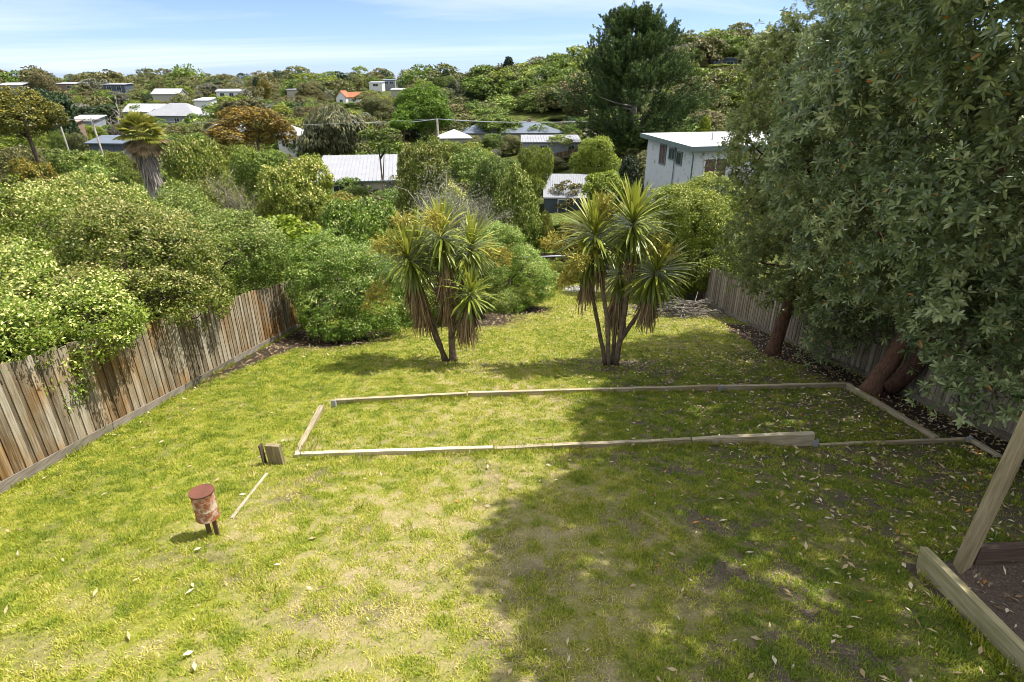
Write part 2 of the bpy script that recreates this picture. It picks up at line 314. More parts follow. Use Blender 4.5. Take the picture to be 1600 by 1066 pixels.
SLEEPY = wood_mat('pale_sleepers', [(.22, (.19, .155, .105)), (.5, (.34, .29, .205)), (.78, (.50, .44, .335))], 'Y', 2.5, 14, bump=.5, green=(.16, .155, .065))
POST = wood_mat('weathered_post', [(.22, (.18, .14, .075)), (.5, (.34, .275, .16)), (.78, (.50, .43, .29))], 'Z', 2.2, 12, bump=.6, green=(.20, .185, .085))
SLEEPG = wood_mat('mossy_sleepers', [(.22, (.16, .135, .06)), (.5, (.29, .25, .13)), (.78, (.42, .37, .22))], 'X', 2.5, 14, bump=.6, green=(.15, .16, .04))
PLINTHX = wood_mat('old_edging_board', [(.25, (.16, .125, .085)), (.5, (.27, .22, .155)), (.75, (.38, .32, .24))], 'X', 2.5, 14, bump=.5)
DARKW = wood_mat('dark_stained_wood', [(.25, (.05, .033, .024)), (.5, (.11, .078, .058)), (.8, (.19, .145, .11))], 'X', 2.2, 12, bump=.5)
STEEL = plain_mat('galvanised_steel', (.38, .40, .44), .5, .15, 9, .5, .4)
WHITEP = plain_mat('white_paint', (.6, .6, .59), .6, .05, 2)
ROOFW = plain_mat('white_roof', (.44, .44, .45), .5, .05, 1)
ROOFG = plain_mat('pale_grey_roof', (.27, .27, .285), .5, .10, .7)
ROOFD = plain_mat('slate_blue_roof', (.115, .135, .17), .5, .12, .7)
ROOFT = plain_mat('pink_tan_roof', (.36, .27, .215), .6, .1, .7)
ROOFR = plain_mat('orange_red_tiles', (.42, .12, .06), .7, .2, 2)
ROOFB = plain_mat('brown_tiles', (.19, .10, .075), .7, .2, 2)
WALLG = plain_mat('grey_weatherboard', (.24, .25, .27), .7, .1, 1)
WALLB = plain_mat('brown_brick', (.22, .15, .11), .8, .2, 2)
WALLC = plain_mat('cream_render', (.38, .35, .30), .8, .08, 1)
WALLD = plain_mat('dark_cladding', (.07, .085, .11), .6, .2, 1)
TRIM = plain_mat('dark_green_trim', (.13, .165, .16), .5, .1, 2)
GLASS = plain_mat('window_glass', (.035, .045, .055), .12, .3, 1, .6)
CURTN = plain_mat('red_brown_blind', (.115, .062, .058), .7, .12, 2)
CONC = plain_mat('concrete', (.42, .40, .37), .9, .15, 3)
ASPH = plain_mat('asphalt', (.17, .165, .165), .9, .12, 3)
RUSTT = rust_mat('flaking_rusty_paint', (.52, .43, .32), (.33, .095, .03), .41, .54, 11)
RUSTL = rust_mat('rusty_lid', (.165, .05, .026), (.12, .04, .022), .4, .6, 6)
RUSTS = rust_mat('rusty_stake', (.10, .05, .035), (.16, .07, .04), .4, .6, 14)
ROOFRUST = rust_mat('rust_streaked_zinc', (.25, .255, .27), (.19, .13, .10), .60, .80, 1.4, .55)
GRAVEL = plain_mat('white_gravel', (.50, .49, .50), .9, .45, 40)
# ------------------------------------------------------------------ the land
xs = np.unique(np.concatenate([np.linspace(-900, -60, 22), np.linspace(-60, -9, 42), np.arange(-9, 10.01, .11), np.linspace(10, 60, 42), np.linspace(60, 900, 22)]))
ys = np.unique(np.concatenate([np.linspace(-40, 1, 14), np.arange(1, 20, .11), np.arange(20, 38, .25), np.linspace(38, 130, 70), np.linspace(130, 600, 60), np.linspace(600, 3000, 14)]))
GX, GY = np.meshgrid(xs, ys, indexing='ij'); nx, ny = GX.shape
V = np.stack([GX, GY, T(GX, GY)], -1).reshape(-1, 3)
i, j = np.meshgrid(np.arange(nx - 1), np.arange(ny - 1), indexing='ij'); q = (i * ny + j).ravel()
Q = np.stack([q, q + ny, q + ny + 1, q + 1], 1)
X_, Y_ = V[:, 0], V[:, 1]
def ss(a, b, x): t = np.clip((x - a) / (b - a), 0, 1); return t * t * (3 - 2 * t)
def yard(x, y): return (ss(-7.3, -7.0, x) * (1 - ss(8.3, 8.6, x)) * (1 - ss(33.5, 34.5, y)))
def blob(x, y, cx, cy, rx, ry): return np.exp(-(((x - cx) / rx) ** 2 + ((y - cy) / ry) ** 2))
def lushness(x, y):                       # 0 = bare or straw, 1 = green
    g = .25 + .46 * fbm(x, y, .17, 7) + .14 * fbm(x, y, .8, 17) + .24 * (fbm(x, y, 4.5, 9) - .5)
    g = g + .16 * ss(-1, -6, x) + .13 * ss(.3, 2.5, x) * (1 - ss(12, 16, y)) - .07 * blob(x, y, .6, 5.6, 2.6, 2.2) - .05 * blob(x, y, -1.0, 4.0, 1.6, 1.5) - .10 * blob(x, y, -3.0, 5.6, 1.0, .8)
    return g
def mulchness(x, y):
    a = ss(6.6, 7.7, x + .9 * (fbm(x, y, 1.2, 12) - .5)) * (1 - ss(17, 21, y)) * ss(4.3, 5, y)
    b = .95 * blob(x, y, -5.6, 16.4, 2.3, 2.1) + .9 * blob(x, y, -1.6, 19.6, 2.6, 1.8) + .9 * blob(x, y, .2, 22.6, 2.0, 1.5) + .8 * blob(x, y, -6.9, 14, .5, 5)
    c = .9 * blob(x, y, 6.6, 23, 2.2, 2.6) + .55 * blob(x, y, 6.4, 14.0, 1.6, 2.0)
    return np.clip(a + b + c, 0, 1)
def soil_and_shade(x, y):  # bare soil, plus a darker right side that deepens the tree's shade
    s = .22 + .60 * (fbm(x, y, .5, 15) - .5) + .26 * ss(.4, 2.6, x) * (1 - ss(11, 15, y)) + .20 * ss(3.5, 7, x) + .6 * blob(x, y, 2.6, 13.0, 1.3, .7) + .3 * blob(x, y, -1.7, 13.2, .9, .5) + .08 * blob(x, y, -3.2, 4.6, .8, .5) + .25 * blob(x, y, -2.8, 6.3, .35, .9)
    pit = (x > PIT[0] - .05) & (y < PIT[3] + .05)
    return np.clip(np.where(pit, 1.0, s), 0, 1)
inside = yard(X_, Y_)
turf = np.clip(1.3 * blob(X_, Y_, -72, 88, 9, 7) + 1.3 * blob(X_, Y_, -43, 80, 14, 9) + blob(X_, Y_, 7, 79, 4, 3) + .7 * blob(X_, Y_, 3.6, 42, 2, 3), 0, 1)
me = np_mesh('ground', V, Q, smooth=True, extra=[('grass', 'POINT', lushness(X_, Y_)), ('soil', 'POINT', soil_and_shade(X_, Y_)), ('mulch', 'POINT', mulchness(X_, Y_)), ('wild', 'POINT', 1 - inside), ('turf', 'POINT', turf)])
tag(link('ground', me, None, [ground_mat()]), kind='structure')

# ------------------------------------------------------------------ grass and litter
def scatter(n, x0, x1, y0, y1): return rng.uniform(x0, x1, n), rng.uniform(y0, y1, n)
def blades(n, y0, y1, ln, wd):
    x, y = scatter(n, -7.0, 8.3, y0, y1)
    lu, so, mu = lushness(x, y), soil_and_shade(x, y), mulchness(x, y)
    tuft = .6 * vnoise(x, y, .10, 21) + .4 * vnoise(x, y, .24, 23)
    p = np.clip((lu - .22) * 2.6, .42, 1) * (1 - .75 * ss(.45, .8, so)) * (1 - ss(.3, .7, mu)) * (.18 + 1.15 * ss(.30, .68, tuft))
    pit = (x > PIT[0] - .12) & (y < PIT[3] + .12)
    k = (rng.random(n) < p) & ~pit; x, y, lu, tuft = x[k], y[k], lu[k], tuft[k]; n = len(x)
    P = np.stack([x, y, T(x, y) - .004], 1)
    az = rng.uniform(0, 2 * np.pi, n); el = np.radians(rng.uniform(18, 80, n))
    D = np.stack([np.cos(az) * np.cos(el), np.sin(az) * np.cos(el), np.sin(el)], 1)
    Sd = np.stack([-np.sin(az), np.cos(az), np.zeros(n)], 1)
    l = (ln * rng.uniform(.5, 1.35, n) * (.65 + .7 * tuft))[:, None]; w_ = (wd * rng.uniform(.7, 1.3, n))[:, None]
    mid = P + D * l * .55; tip = P + D * l + np.array((0, 0, -1)) * l * .16
    Vv = np.stack([P - Sd * w_ * .5, P + Sd * w_ * .5, mid + Sd * w_ * .42, mid - Sd * w_ * .42, tip], 1).reshape(-1, 3)
    b = np.arange(n) * 5
    Qq = np.concatenate([np.stack([b, b + 1, b + 2, b + 3], 1), np.stack([b + 3, b + 2, b + 4, b + 4], 1)])
    r_ = np.clip(1.0 - .95 * lu - .16 * ss(.4, 2.6, x) * (1 - ss(11, 15, y)) + .5 * (vnoise(x, y, .17, 27) - .5) + rng.normal(0, .17, n), 0, 1)  # darker, less straw-toned blades on the right deepen the tree's shade
    return Vv, Qq[:n], Qq[n:, :3], r_
EDGES = [((-3.27, 7.23), (4.76, 7.68), 2600), ((-3.49, 9.84), (7.24, 11.04), 3000), ((-3.27, 7.23), (-3.1, 9.5), 500), ((7.24, 11.04), (6.91, 7.95), 300), ((4.76, 7.68), (7.5, 7.95), 500), ((-6.55, 3.6), (-7.35, 18.6), 3500), ((4.14, 4.5), (3.84, 2.6), 1200), ((7.85, 5), (8.68, 28), 2500)]
def grass():
    VV, QQ, RR, o = [], [], [], 0
    for a in ((640000, 2.4, 6.5, .044, .0070), (520000, 6.5, 12, .050, .0092), (360000, 12, 20, .060, .0135), (190000, 20, 33.5, .08, .022)):
        v, q4, q3, r_ = blades(*a)
        tri = np.concatenate([q4[:, [0, 1, 2]], q4[:, [0, 2, 3]], q3]) + o
        VV.append(v); QQ.append(tri); RR.append(np.concatenate([r_, r_, r_])); o += len(v)
    # longer unmown grass against the timber, and a few coarse weeds
    def strips(P, ln, wd, rr):
        nonlocal o
        n = len(P); az = rng.uniform(0, 6.283, n); el = np.radians(rng.uniform(35, 85, n)); D = np.stack([np.cos(az) * np.cos(el), np.sin(az) * np.cos(el), np.sin(el)], 1)
        v, q = leafquads(P, D, unit(rdir(n) + np.array((0, 0, .3))), ln * rng.uniform(.5, 1.3, n), wd, .1, False, .1)
        VV.append(v); QQ.append(np.concatenate([q[:, [0, 1, 2]], q[:, [0, 2, 3]]]) + o); RR.append(np.concatenate([rr, rr])); o += len(v)
    E = []
    for (ax, ay), (bx, by), k in EDGES:
        f = rng.random(k); d = unit(np.array((bx - ax, by - ay))); nrm = np.array((-d[1], d[0])); side = rng.choice((-1, 1), k) * rng.uniform(.045, .12, k)
        x = ax + (bx - ax) * f + nrm[0] * side; y = ay + (by - ay) * f + nrm[1] * side; g = vnoise(x, y, .3, 33) > .45
        E.append(np.stack([x, y, T(x, y)], 1)[g])
    E = np.concatenate(E); strips(E, .11, .010, np.clip(rng.normal(.42, .2, len(E)), 0, 1))
    W = []
    for wx, wy in [tuple(gp(*q)[:2]) for q in ((745, 718), (480, 1032), (118, 770), (205, 850), (640, 830), (1320, 735), (1480, 795), (905, 640), (560, 800), (1010, 820), (1240, 880), (700, 905), (820, 630), (1180, 640), (330, 690), (250, 660), (60, 900), (420, 930), (1390, 860), (1050, 990))]:
        k = 24; W.append(np.stack([wx + rng.normal(0, .05, k), wy + rng.normal(0, .05, k), np.full(k, Tz(wx, wy))], 1))
    W = np.concatenate(W); strips(W, .085, .013, rng.uniform(.12, .5, len(W)))
    me = np_mesh('grass', np.concatenate(VV), np.concatenate(QQ), np.concatenate(RR))
    tag(link('grass', me, None, [BLADE]), 'short patchy mown grass, green and straw coloured, covering the sloping yard', 'grass', kind='stuff')
def leafquads(P, D, N, L, W, fold=.12, long=False, droop=0.0):
    n = len(P); D = unit(D); Sd = unit(np.cross(D, N)); U = np.cross(Sd, D); L = np.broadcast_to(np.asarray(L, float), (n,))[:, None]; W = np.broadcast_to(np.asarray(W, float), (n,))[:, None]
    if not long:
        V = np.stack([P, P + .5 * L * D + .5 * W * Sd + fold * W * U, P + L * D - droop * L * U, P + .5 * L * D - .5 * W * Sd + fold * W * U], 1).reshape(-1, 3)
        return V, np.arange(4 * n).reshape(n, 4)
    a, b = .32, .72
    V = np.stack([P, P + L * D - np.array((0, 0, 1)) * droop * L,
                  P + a * L * D + .45 * W * Sd + fold * W * U, P + b * L * D + .42 * W * Sd + fold * W * U - np.array((0, 0, 1)) * droop * L * .45,
                  P + a * L * D - .45 * W * Sd + fold * W * U, P + b * L * D - .42 * W * Sd + fold * W * U - np.array((0, 0, 1)) * droop * L * .45], 1).reshape(-1, 3)
    k = np.arange(n)[:, None] * 6
    return V, np.concatenate([k + np.array([[0, 2, 3, 1]]), k + np.array([[0, 1, 5, 4]])])
def litter():
    x, y = scatter(70000, -7.0, 8.4, 2.4, 24)
    d = .03 + .50 * ss(1.0, 5.5, x + .6 * (fbm(x, y, 1.5, 31) - .5)) * (1 - ss(13, 17, y)) + .45 * blob(x, y, 2.5, 13, 1.6, .9) + .3 * blob(x, y, -1.6, 13.2, 1.2, .7) + .5 * mulchness(x, y)
    k = rng.random(len(x)) < d * .62; x, y = x[k], y[k]; n = len(x)
    P = np.stack([x, y, T(x, y) + rng.uniform(.012, .045, n)], 1)
    az = rng.uniform(0, 2 * np.pi, n); D = np.stack([np.cos(az), np.sin(az), rng.normal(0, .25, n)], 1)
    N = unit(np.array((0, 0, 1.0)) + rng.normal(0, .35, (n, 3)))
    L = rng.uniform(.04, .105, n); V, Q = leafquads(P, D, N, L, L * rng.uniform(.28, .42, n), .18)
    r_ = np.clip(rng.normal(.5, .26, n), 0, .96); r_[rng.random(n) < .03] = 1
    tag(link('leaf_litter', np_mesh('leaf_litter', V, Q, r_), None, [LITTER]), 'dry fallen leaves scattered over the shaded lawn', 'leaf litter', kind='stuff')
grass(); litter()

# ------------------------------------------------------------------ crowns
def clump_centres(lobes, n, shell=(.72, 1.0), low=-.55, keep=.75):
    lb = np.array(lobes, float); area = lb[:, 3] * lb[:, 4] + lb[:, 3] * lb[:, 5] + lb[:, 4] * lb[:, 5]
    k = rng.choice(len(lb), n * 3, p=area / area.sum()); d = rdir(n * 3)
    u = rng.uniform(shell[0], shell[1], n * 3)
    C = lb[k, :3] + lb[k, 3:] * d * u[:, None]
    ok = d[:, 2] > low + .25 * rng.normal(size=n * 3)
    for i, l in enumerate(lb):
        ins = (((C - l[:3]) / l[3:]) ** 2).sum(1) < keep ** 2
        ok &= ~(ins & (k != i))
    C, d, k = C[ok][:n], d[ok][:n], k[ok][:n]
    return C, unit(d / lb[k, 3:]), len(C)
def crown_np(lobes, nc, rc, nl, L, W, up=.35, droop=0., tip=.25, shell=(.72, 1.0), low=-.55, hang=False, inner=.12, flat=.75, tipz=.15):
    C, O, n = clump_centres(lobes, nc, shell, low)
    r_ = rc * rng.uniform(.6, 1.35, n); tone = rng.random(n); tipk = rng.random(n) < .85
    Cc = np.repeat(C, nl, 0); Oc = np.repeat(O, nl, 0); rr = np.repeat(r_, nl); tc_ = np.repeat(tone, nl)
    m = len(Cc); rd = rdir(m); d = unit(rd + .75 * Oc + up * np.array((0, 0, 1.0)))
    rad = np.where(rng.random(m) < inner, rng.uniform(.1, .6, m), rng.uniform(.6, 1.05, m))
    off = d * (rr * rad)[:, None]; off[:, 2] *= flat
    P = Cc + off
    N = unit(d + .35 * np.array((0, 0, 1.0)) + .55 * rdir(m))
    if hang:
        D = unit(np.array((0, 0, -1.0)) + .5 * rdir(m) + .3 * Oc)
    else:
        t = rdir(m); D = unit(t - (t * N).sum(1, keepdims=True) * N + .35 * d - droop * np.array((0, 0, 1.0)))
    ll = L * rng.uniform(.65, 1.3, m)
    V, Q = leafquads(P, D, N, ll, ll * W / L, .15)
    c = np.clip(.42 * tc_ + .42 * rng.random(m), 0, .84)
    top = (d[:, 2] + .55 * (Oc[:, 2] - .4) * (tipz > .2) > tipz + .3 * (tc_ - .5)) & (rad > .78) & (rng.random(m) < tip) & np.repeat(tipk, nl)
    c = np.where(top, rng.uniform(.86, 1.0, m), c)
    return V, Q, c
def crown_mesh(name, *a, **k):
    V, Q, c = crown_np(*a, **k); return np_mesh(name, V, Q, c)
def limb_tree(mb, base, top, r0, targets, k=8, bend=.25):
    base, top = Vector(base), Vector(top)
    mid = base.lerp(top, .5) + Vector((random.uniform(-.1, .1), random.uniform(-.1, .1), 0)) * (top - base).length * .4
    flare = base.lerp(mid, .12)
    mb.tube([base - Vector((0, 0, .15)), flare, mid, top], [r0 * 1.35, r0, r0 * .8, r0 * .5], k)
    for t in targets:
        t = Vector(t); f = random.uniform(.45, .95); s = mid.lerp(top, f) if f > .5 else base.lerp(top, f)
        m = s.lerp(t, .5) + Vector((0, 0, (t - s).length * bend * random.uniform(.1, 1) - .05))
        q = m.lerp(t, .5) + Vector((random.uniform(-.08, .08), random.uniform(-.08, .08), random.uniform(-.05, .08))) * (t - s).length
        mb.tube([s, m, q, t], [r0 * .42, r0 * .3, r0 * .17, r0 * .07], 6)
    return mb

def lobes_round(seed, squash=1.0):        # lumpy dome of unit radius, 0..2 high
    r_ = np.random.default_rng(seed); L = [(0, 0, .95, .72, .72, .82 * squash)]
    for k in range(7):
        a = k * 0.9 + r_.uniform(-.3, .3); h = r_.uniform(.35, 1.5)
        rr = .62 * math.sqrt(max(.1, 1 - ((h - .9) / 1.15) ** 2)); s = r_.uniform(.32, .48)
        L.append((math.cos(a) * rr, math.sin(a) * rr, h, s, s, s * r_.uniform(.75, 1)))
    return L
PROTO = {}
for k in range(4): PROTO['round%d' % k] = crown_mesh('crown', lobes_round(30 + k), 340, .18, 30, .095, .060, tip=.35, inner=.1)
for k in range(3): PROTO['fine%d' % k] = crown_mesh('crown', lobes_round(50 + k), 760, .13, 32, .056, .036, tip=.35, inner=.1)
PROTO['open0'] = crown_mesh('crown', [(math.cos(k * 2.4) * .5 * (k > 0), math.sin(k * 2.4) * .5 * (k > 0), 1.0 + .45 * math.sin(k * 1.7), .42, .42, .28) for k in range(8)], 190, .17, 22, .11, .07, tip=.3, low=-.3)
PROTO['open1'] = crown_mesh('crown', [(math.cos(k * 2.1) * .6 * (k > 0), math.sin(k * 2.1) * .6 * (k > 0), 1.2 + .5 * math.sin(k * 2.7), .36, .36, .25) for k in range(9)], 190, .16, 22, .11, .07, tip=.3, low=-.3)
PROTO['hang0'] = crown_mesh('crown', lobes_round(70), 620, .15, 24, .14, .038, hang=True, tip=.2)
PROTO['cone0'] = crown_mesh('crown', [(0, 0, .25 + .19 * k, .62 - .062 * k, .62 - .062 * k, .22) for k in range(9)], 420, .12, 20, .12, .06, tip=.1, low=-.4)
def trunk_proto(k):
    mb = MB(); limb_tree(mb, (0, 0, 0), (random.uniform(-.15, .15), random.uniform(-.15, .15), 1.2), .07, [(math.cos(a) * .55, math.sin(a) * .55, random.uniform(.9, 1.5)) for a in np.arange(5) * 1.26 + k], 7)
    o = mb.build('trunk', BARK); me = o.data; bpy.data.objects.remove(o); return me
TRUNKS = [trunk_proto(k) for k in range(3)]
def inst(name, me, parent, mat, loc=(0, 0, 0), scale=(1, 1, 1), rz=0):
    o = bpy.data.objects.new(name, me); COL.objects.link(o)
    if parent is not None: o.parent = parent
    if not me.materials: me.materials.append(mat)
    o.material_slots[0].link = 'OBJECT'; o.material_slots[0].material = mat
    o.location = loc; o.scale = scale; o.rotation_euler = (0, 0, rz); return o
KEEP = []                                 # windows onto houses: trees nearer than Y must leave them open
def plant(name, label, cat, px, pytop, wpx, Y, mat, proto='round0', group=None, low=None, squash=1.0, trunk=True, bark=None, rz=None):
    """a tree or bush at distance Y whose crown spans wpx and tops out at pytop; low = picture height of the crown's underside"""
    p = at(px, pytop, Y); x = p[0]; zb = Tz(x, Y); H = max(1.0, p[2] - zb)
    dep = Y * CP - (p[2] - 3.5) * SP; r_ = wpx / 2 * dep / FPX
    z0 = 0.0 if low is None else max(0.0, at(px, low, Y)[2] - zb)
    t = thing(name, label, cat, (x, Y, zb), group, rng.uniform(0, 6.28) if rz is None else rz)
    ext = .5 * (H - z0)
    inst('crown', PROTO[proto], t, mat, (0, 0, z0), (r_, r_ * squash, ext))
    if trunk: inst('trunk', TRUNKS[random.randrange(3)], t, bark or BARK, (0, 0, 0), (max(.6, r_ * .8), max(.6, r_ * .8), (z0 + ext) / 1.2))
    return t

# ------------------------------------------------------------------ paling fences
def fence(name, label, a, b, hgt, mat, plinth=True, face=1, pw=.122, sp=.103, pmat=None, kick=None):
    """lapped palings from a to b (x, y); face = side (+1 left of a->b) that shows the boards"""
    a, b = Vector((*a, 0)), Vector((*b, 0)); d = (b - a).normalized(); n = Vector((-d.y, d.x, 0)) * face; L = (b - a).length
    org = Vector((a.x, a.y, Tz(a.x, a.y))); t = thing(name, label, 'fence', org)
    mb = MB(); k = int(L / sp)
    for i in range(k):
        c = a + d * (sp * (i + .5)); lap = i % 2
        th, off = .015, (.004 + .017 * lap)
        zb = Tz(c.x, c.y) + (.10 if plinth else .02); zt = Tz(c.x, c.y) + hgt + random.uniform(-.03, .03)
        slope = (Tz(*(c + d * .07).xy) - Tz(*(c - d * .07).xy)) * .25; lean = random.uniform(-.014, .014)
        w_ = (pw * random.uniform(.84, 1.06)) / 2
        e0, e1 = d * -w_, d * w_; o0, o1 = n * off, n * (off + th)
        pts = [c + e0 + o0, c + e1 + o0, c + e1 + o1, c + e0 + o1]
        if face < 0: pts = [pts[1], pts[0], pts[3], pts[2]]
        lo = [p + Vector((0, 0, zb)) for p in pts]
        hi = [p + d * lean + Vector((0, 0, zt + (slope if (p - c).dot(d) > 0 else -slope))) for p in pts]
        mb.hexa(lo + hi)
    mb.build('paling_panel', mat, t, origin=org)
    m2 = MB()
    for h in (.35, hgt * .5 + .1, hgt - .25):
        for i in range(int(L / 2.4) + 1):
            p, q = a + d * 2.4 * i - n * .025, a + d * min(L, 2.4 * i + 2.39) - n * .025
            if (q - p).length > .2: m2.beam((p.x, p.y, Tz(p.x, p.y) + h), (q.x, q.y, Tz(q.x, q.y) + h), .045, .075)
    m2.build('rail', pmat or PLINTH, t, origin=org)
    for i in range(int(L / 2.4) + 1):
        p = a + d * min(L - .05, 2.4 * i + .05) - n * .10
        MB().box((p.x, p.y, Tz(p.x, p.y) + hgt / 2 - .1), (.1, .1, hgt - .05)).build('post', pmat or PLINTH, t, origin=org)
    if plinth:
        for i in range(int(L / 2.4) + 1):
            p, q = a + d * 2.4 * i + n * .046, a + d * min(L, 2.4 * i + 2.38) + n * .046
            if (q - p).length > .2: MB().beam((p.x, p.y, Tz(p.x, p.y) + .15), (q.x, q.y, Tz(q.x, q.y) + .15), .024, .15).build('plinth_board', pmat or PLINTH, t, origin=org)
    return t
fence('paling_fence', 'brown weathered paling fence running down the slope under the pale overhanging bushes', (-6.60, 3.6), (-7.42, 18.6), 1.68, PALING, face=-1)
fence('paling_fence', 'short dark return of palings at the lower end of the brown fence', (-7.36, 18.66), (-6.75, 19.3), 1.55, PALINGD, plinth=False, face=-1)
fence('paling_fence', 'grey paling fence behind the two reddish tree trunks', (7.92, 4.6), (8.75, 28.5), 1.70, PALINGG, face=1)
fence('paling_fence', 'low dark paling fence across the bottom of the yard behind the hedge', (-4.5, 35.2), (6.6, 35.0), 1.62, PALINGD, plinth=False, face=-1)
p = at(819, 402, 34.86); q = at(884, 400, 34.86)
tag(MB().tube([p, q], .045, 8).build('rail', STEEL, None, origin=p), 'pale metal pipe rail fixed along the low dark fence', 'rail').name = 'pipe_rail'

# ------------------------------------------------------------------ timber edging of the levelled pad
def sleeper(label, a, b, wd=.075, ht=.20, mat=SLEEP, name='timber_sleeper', up=0.0, group=None, clip=None):
    a, b = Vector(a), Vector(b); o = (a + b) / 2; d = b - a
    M = d.to_track_quat('X', 'Z'); L = d.length
    mb = MB(); n = max(2, int(L / .35)); hw = wd / 2
    for s in range(1):
        top = [(-L / 2 + L * i / n) for i in range(n + 1)]
        wob = [random.uniform(-.006, .006) for _ in top]; r = random.random()
        base = len(mb.v)
        for x, w_ in zip(top, wob): mb.v += [(x, -hw + w_, -ht), (x, hw + w_, -ht), (x, hw + w_, w_ * .5), (x, -hw + w_, w_ * .5)]
        for i in range(n):
            k = base + i * 4
            for f in ((0, 3, 7, 4), (3, 2, 6, 7), (2, 1, 5, 6), (1, 0, 4, 5)): mb.f.append(tuple(k + j for j in f)); mb.r.append(r); mb.m.append(0); mb.sm.append(False)
        e = base + n * 4
        mb.f += [(base, base + 1, base + 2, base + 3), (e + 3, e + 2, e + 1, e)]; mb.r += [r, r]; mb.m += [0, 0]; mb.sm += [False, False]
    ob = mb.build(name, mat, None, bevel=.006); ob.rotation_mode = 'QUATERNION'; ob.rotation_quaternion = M; ob.location = o
    return tag(ob, label, 'timber edging', group)
def G3(px, py, up): p = gp(px, py); return (p.x, p.y, p.z + up)
EDG = 'timber sleepers edging the levelled pad'
sleeper('sunlit left end length of the far pad edging, beside a steel bracket', G3(524, 634, .13), G3(729, 621, .10), group=EDG)
sleeper('middle length of the far pad edging, crossing from sun into shade', G3(731, 621, .11), G3(1123, 611, .13), group=EDG)
sleeper('shaded right end length of the far pad edging', G3(1126, 611, .12), G3(1318, 607, .12), group=EDG)
sleeper('bleached low length of the near pad edging starting at the left corner', G3(462, 716, .075), G3(770, 704, .075), group=EDG)
sleeper('middle length of the near pad edging, half in shade', G3(772, 704, .06), G3(1078, 694, .09), group=EDG)
sleeper('raised tilted end of the near pad edging standing proud in the shade', G3(1080, 693.5, .10), G3(1267, 697, .25), .085, .23, group=EDG)
sleeper('thin board lying flush in the soil to the right of the raised sleeper', G3(1278, 697, .03), G3(1512, 690, .07), .06, .12, group=EDG)
sleeper('short bleached side sleeper joining the left corner of the pad', G3(464, 711, .05), G3(504, 640, .10), .09, .20, group=EDG)
sleeper('long side sleeper of the pad running past the leaning double trunk', G3(1321, 606, .12), G3(1462, 688, .07), .08, .2, group=EDG)
sleeper('short mossy sleeper end beyond the thin board near the grey fence', G3(1514, 690, .07), G3(1560, 716, .04), .08, .15, group=EDG)
sleeper('half buried edging board in the lawn behind the rusty drum', G3(417, 742, .03), G3(362, 812, .026), .04, .10, PLINTHX, group=EDG)
def peg(px, py, up, label):
    p = gp(px, py); t = MB(); t.box((0, 0, up / 2 - .1), (.07, .012, up + .2)).box((.045, .03, up / 2 - .1), (.012, .07, up + .2))
    o = t.build('steel_bracket', STEEL, None); o.location = p; return tag(o, label, 'bracket', 'steel brackets on the pad edging')
peg(521, 638, .16, 'steel bracket at the left end of the far edging'); peg(1124, 613, .15, 'steel bracket at the shaded joint of the far edging')
peg(1272, 699, .13, 'steel bracket against the end of the raised sleeper'); peg(1512, 692, .10, 'steel bracket at the right end of the thin board')
# two old stumps of posts
def stump(label, px, py, wd, dp, ht, rz, mat=POST):
    p = gp(px, py); mb = MB().box((0, 0, ht / 2 - .15), (wd, dp, ht + .3)); o = mb.build('timber_post', mat, None, bevel=.008); o.location = p; o.rotation_euler = (R(2), R(-2), rz); return tag(o, label, 'post')
stump('short broad timber stump standing at the left pad corner', 434, 726, .225, .075, .34, R(-8))
stump('thin dark slat standing just left of the broad stump', 415, 727, .022, .09, .36, R(-5), DARKW)

# rusty drum on two stakes
b = gp(338, 838); t = thing('rusty_drum', 'small rusty metal drum with flaking paint held up on two stakes in the lawn', 'drum', b)
mb = MB(); zs = [z + .07 for z in (.155, .158, .165, .20, .285, .295, .305, .41, .42, .43, .505, .512)]; rs = [z * .87 for z in (.128, .137, .139, .135, .135, .138, .135, .135, .138, .135, .136, .139)]
mb.tube([(-.05, .03, z) for z in zs], rs, 40).flat().build('drum_body', RUSTT, t)
MB().tube([(-.05, .03, z) for z in (.572, .5722, .588)], [.121, .128, .128], 40).flat().build('lid', RUSTL, t)
for dx, dy in ((-.085, .03), (.02, .0)): MB().box((dx, dy, .06), (.045, .02, .48)).build('stake', RUSTS, t)

# post, retaining sleeper and pit at the right edge
p = Vector((4.66, 4.50, Tz(4.66, 4.50)))
mb = MB().box((0, 0, .95), (.17, .10, 2.6)); o = mb.build('timber_post', POST, None, bevel=.008); o.location = (p.x, p.y, -1.1); o.rotation_euler = (R(0), R(4.5), R(24)); tag(o, 'tall weathered square post rising out of frame over the pit corner', 'post')
sleeper('thick mossy sleeper holding the lawn back along the bare pit', (4.20, 4.50, -.80), (3.90, 2.2, -.35), .075, .45, SLEEPG, 'retaining_sleeper')
sleeper('upper dark sleeper of the stacked pair beside the tall post', (4.78, 4.54, -.83), (7.6, 4.62, -.83), .09, .16, DARKW, 'retaining_sleeper')
sleeper('lower dark sleeper of the stacked pair beside the tall post', (4.78, 4.53, -.992), (7.6, 4.61, -.992), .09, .17, DARKW, 'retaining_sleeper')

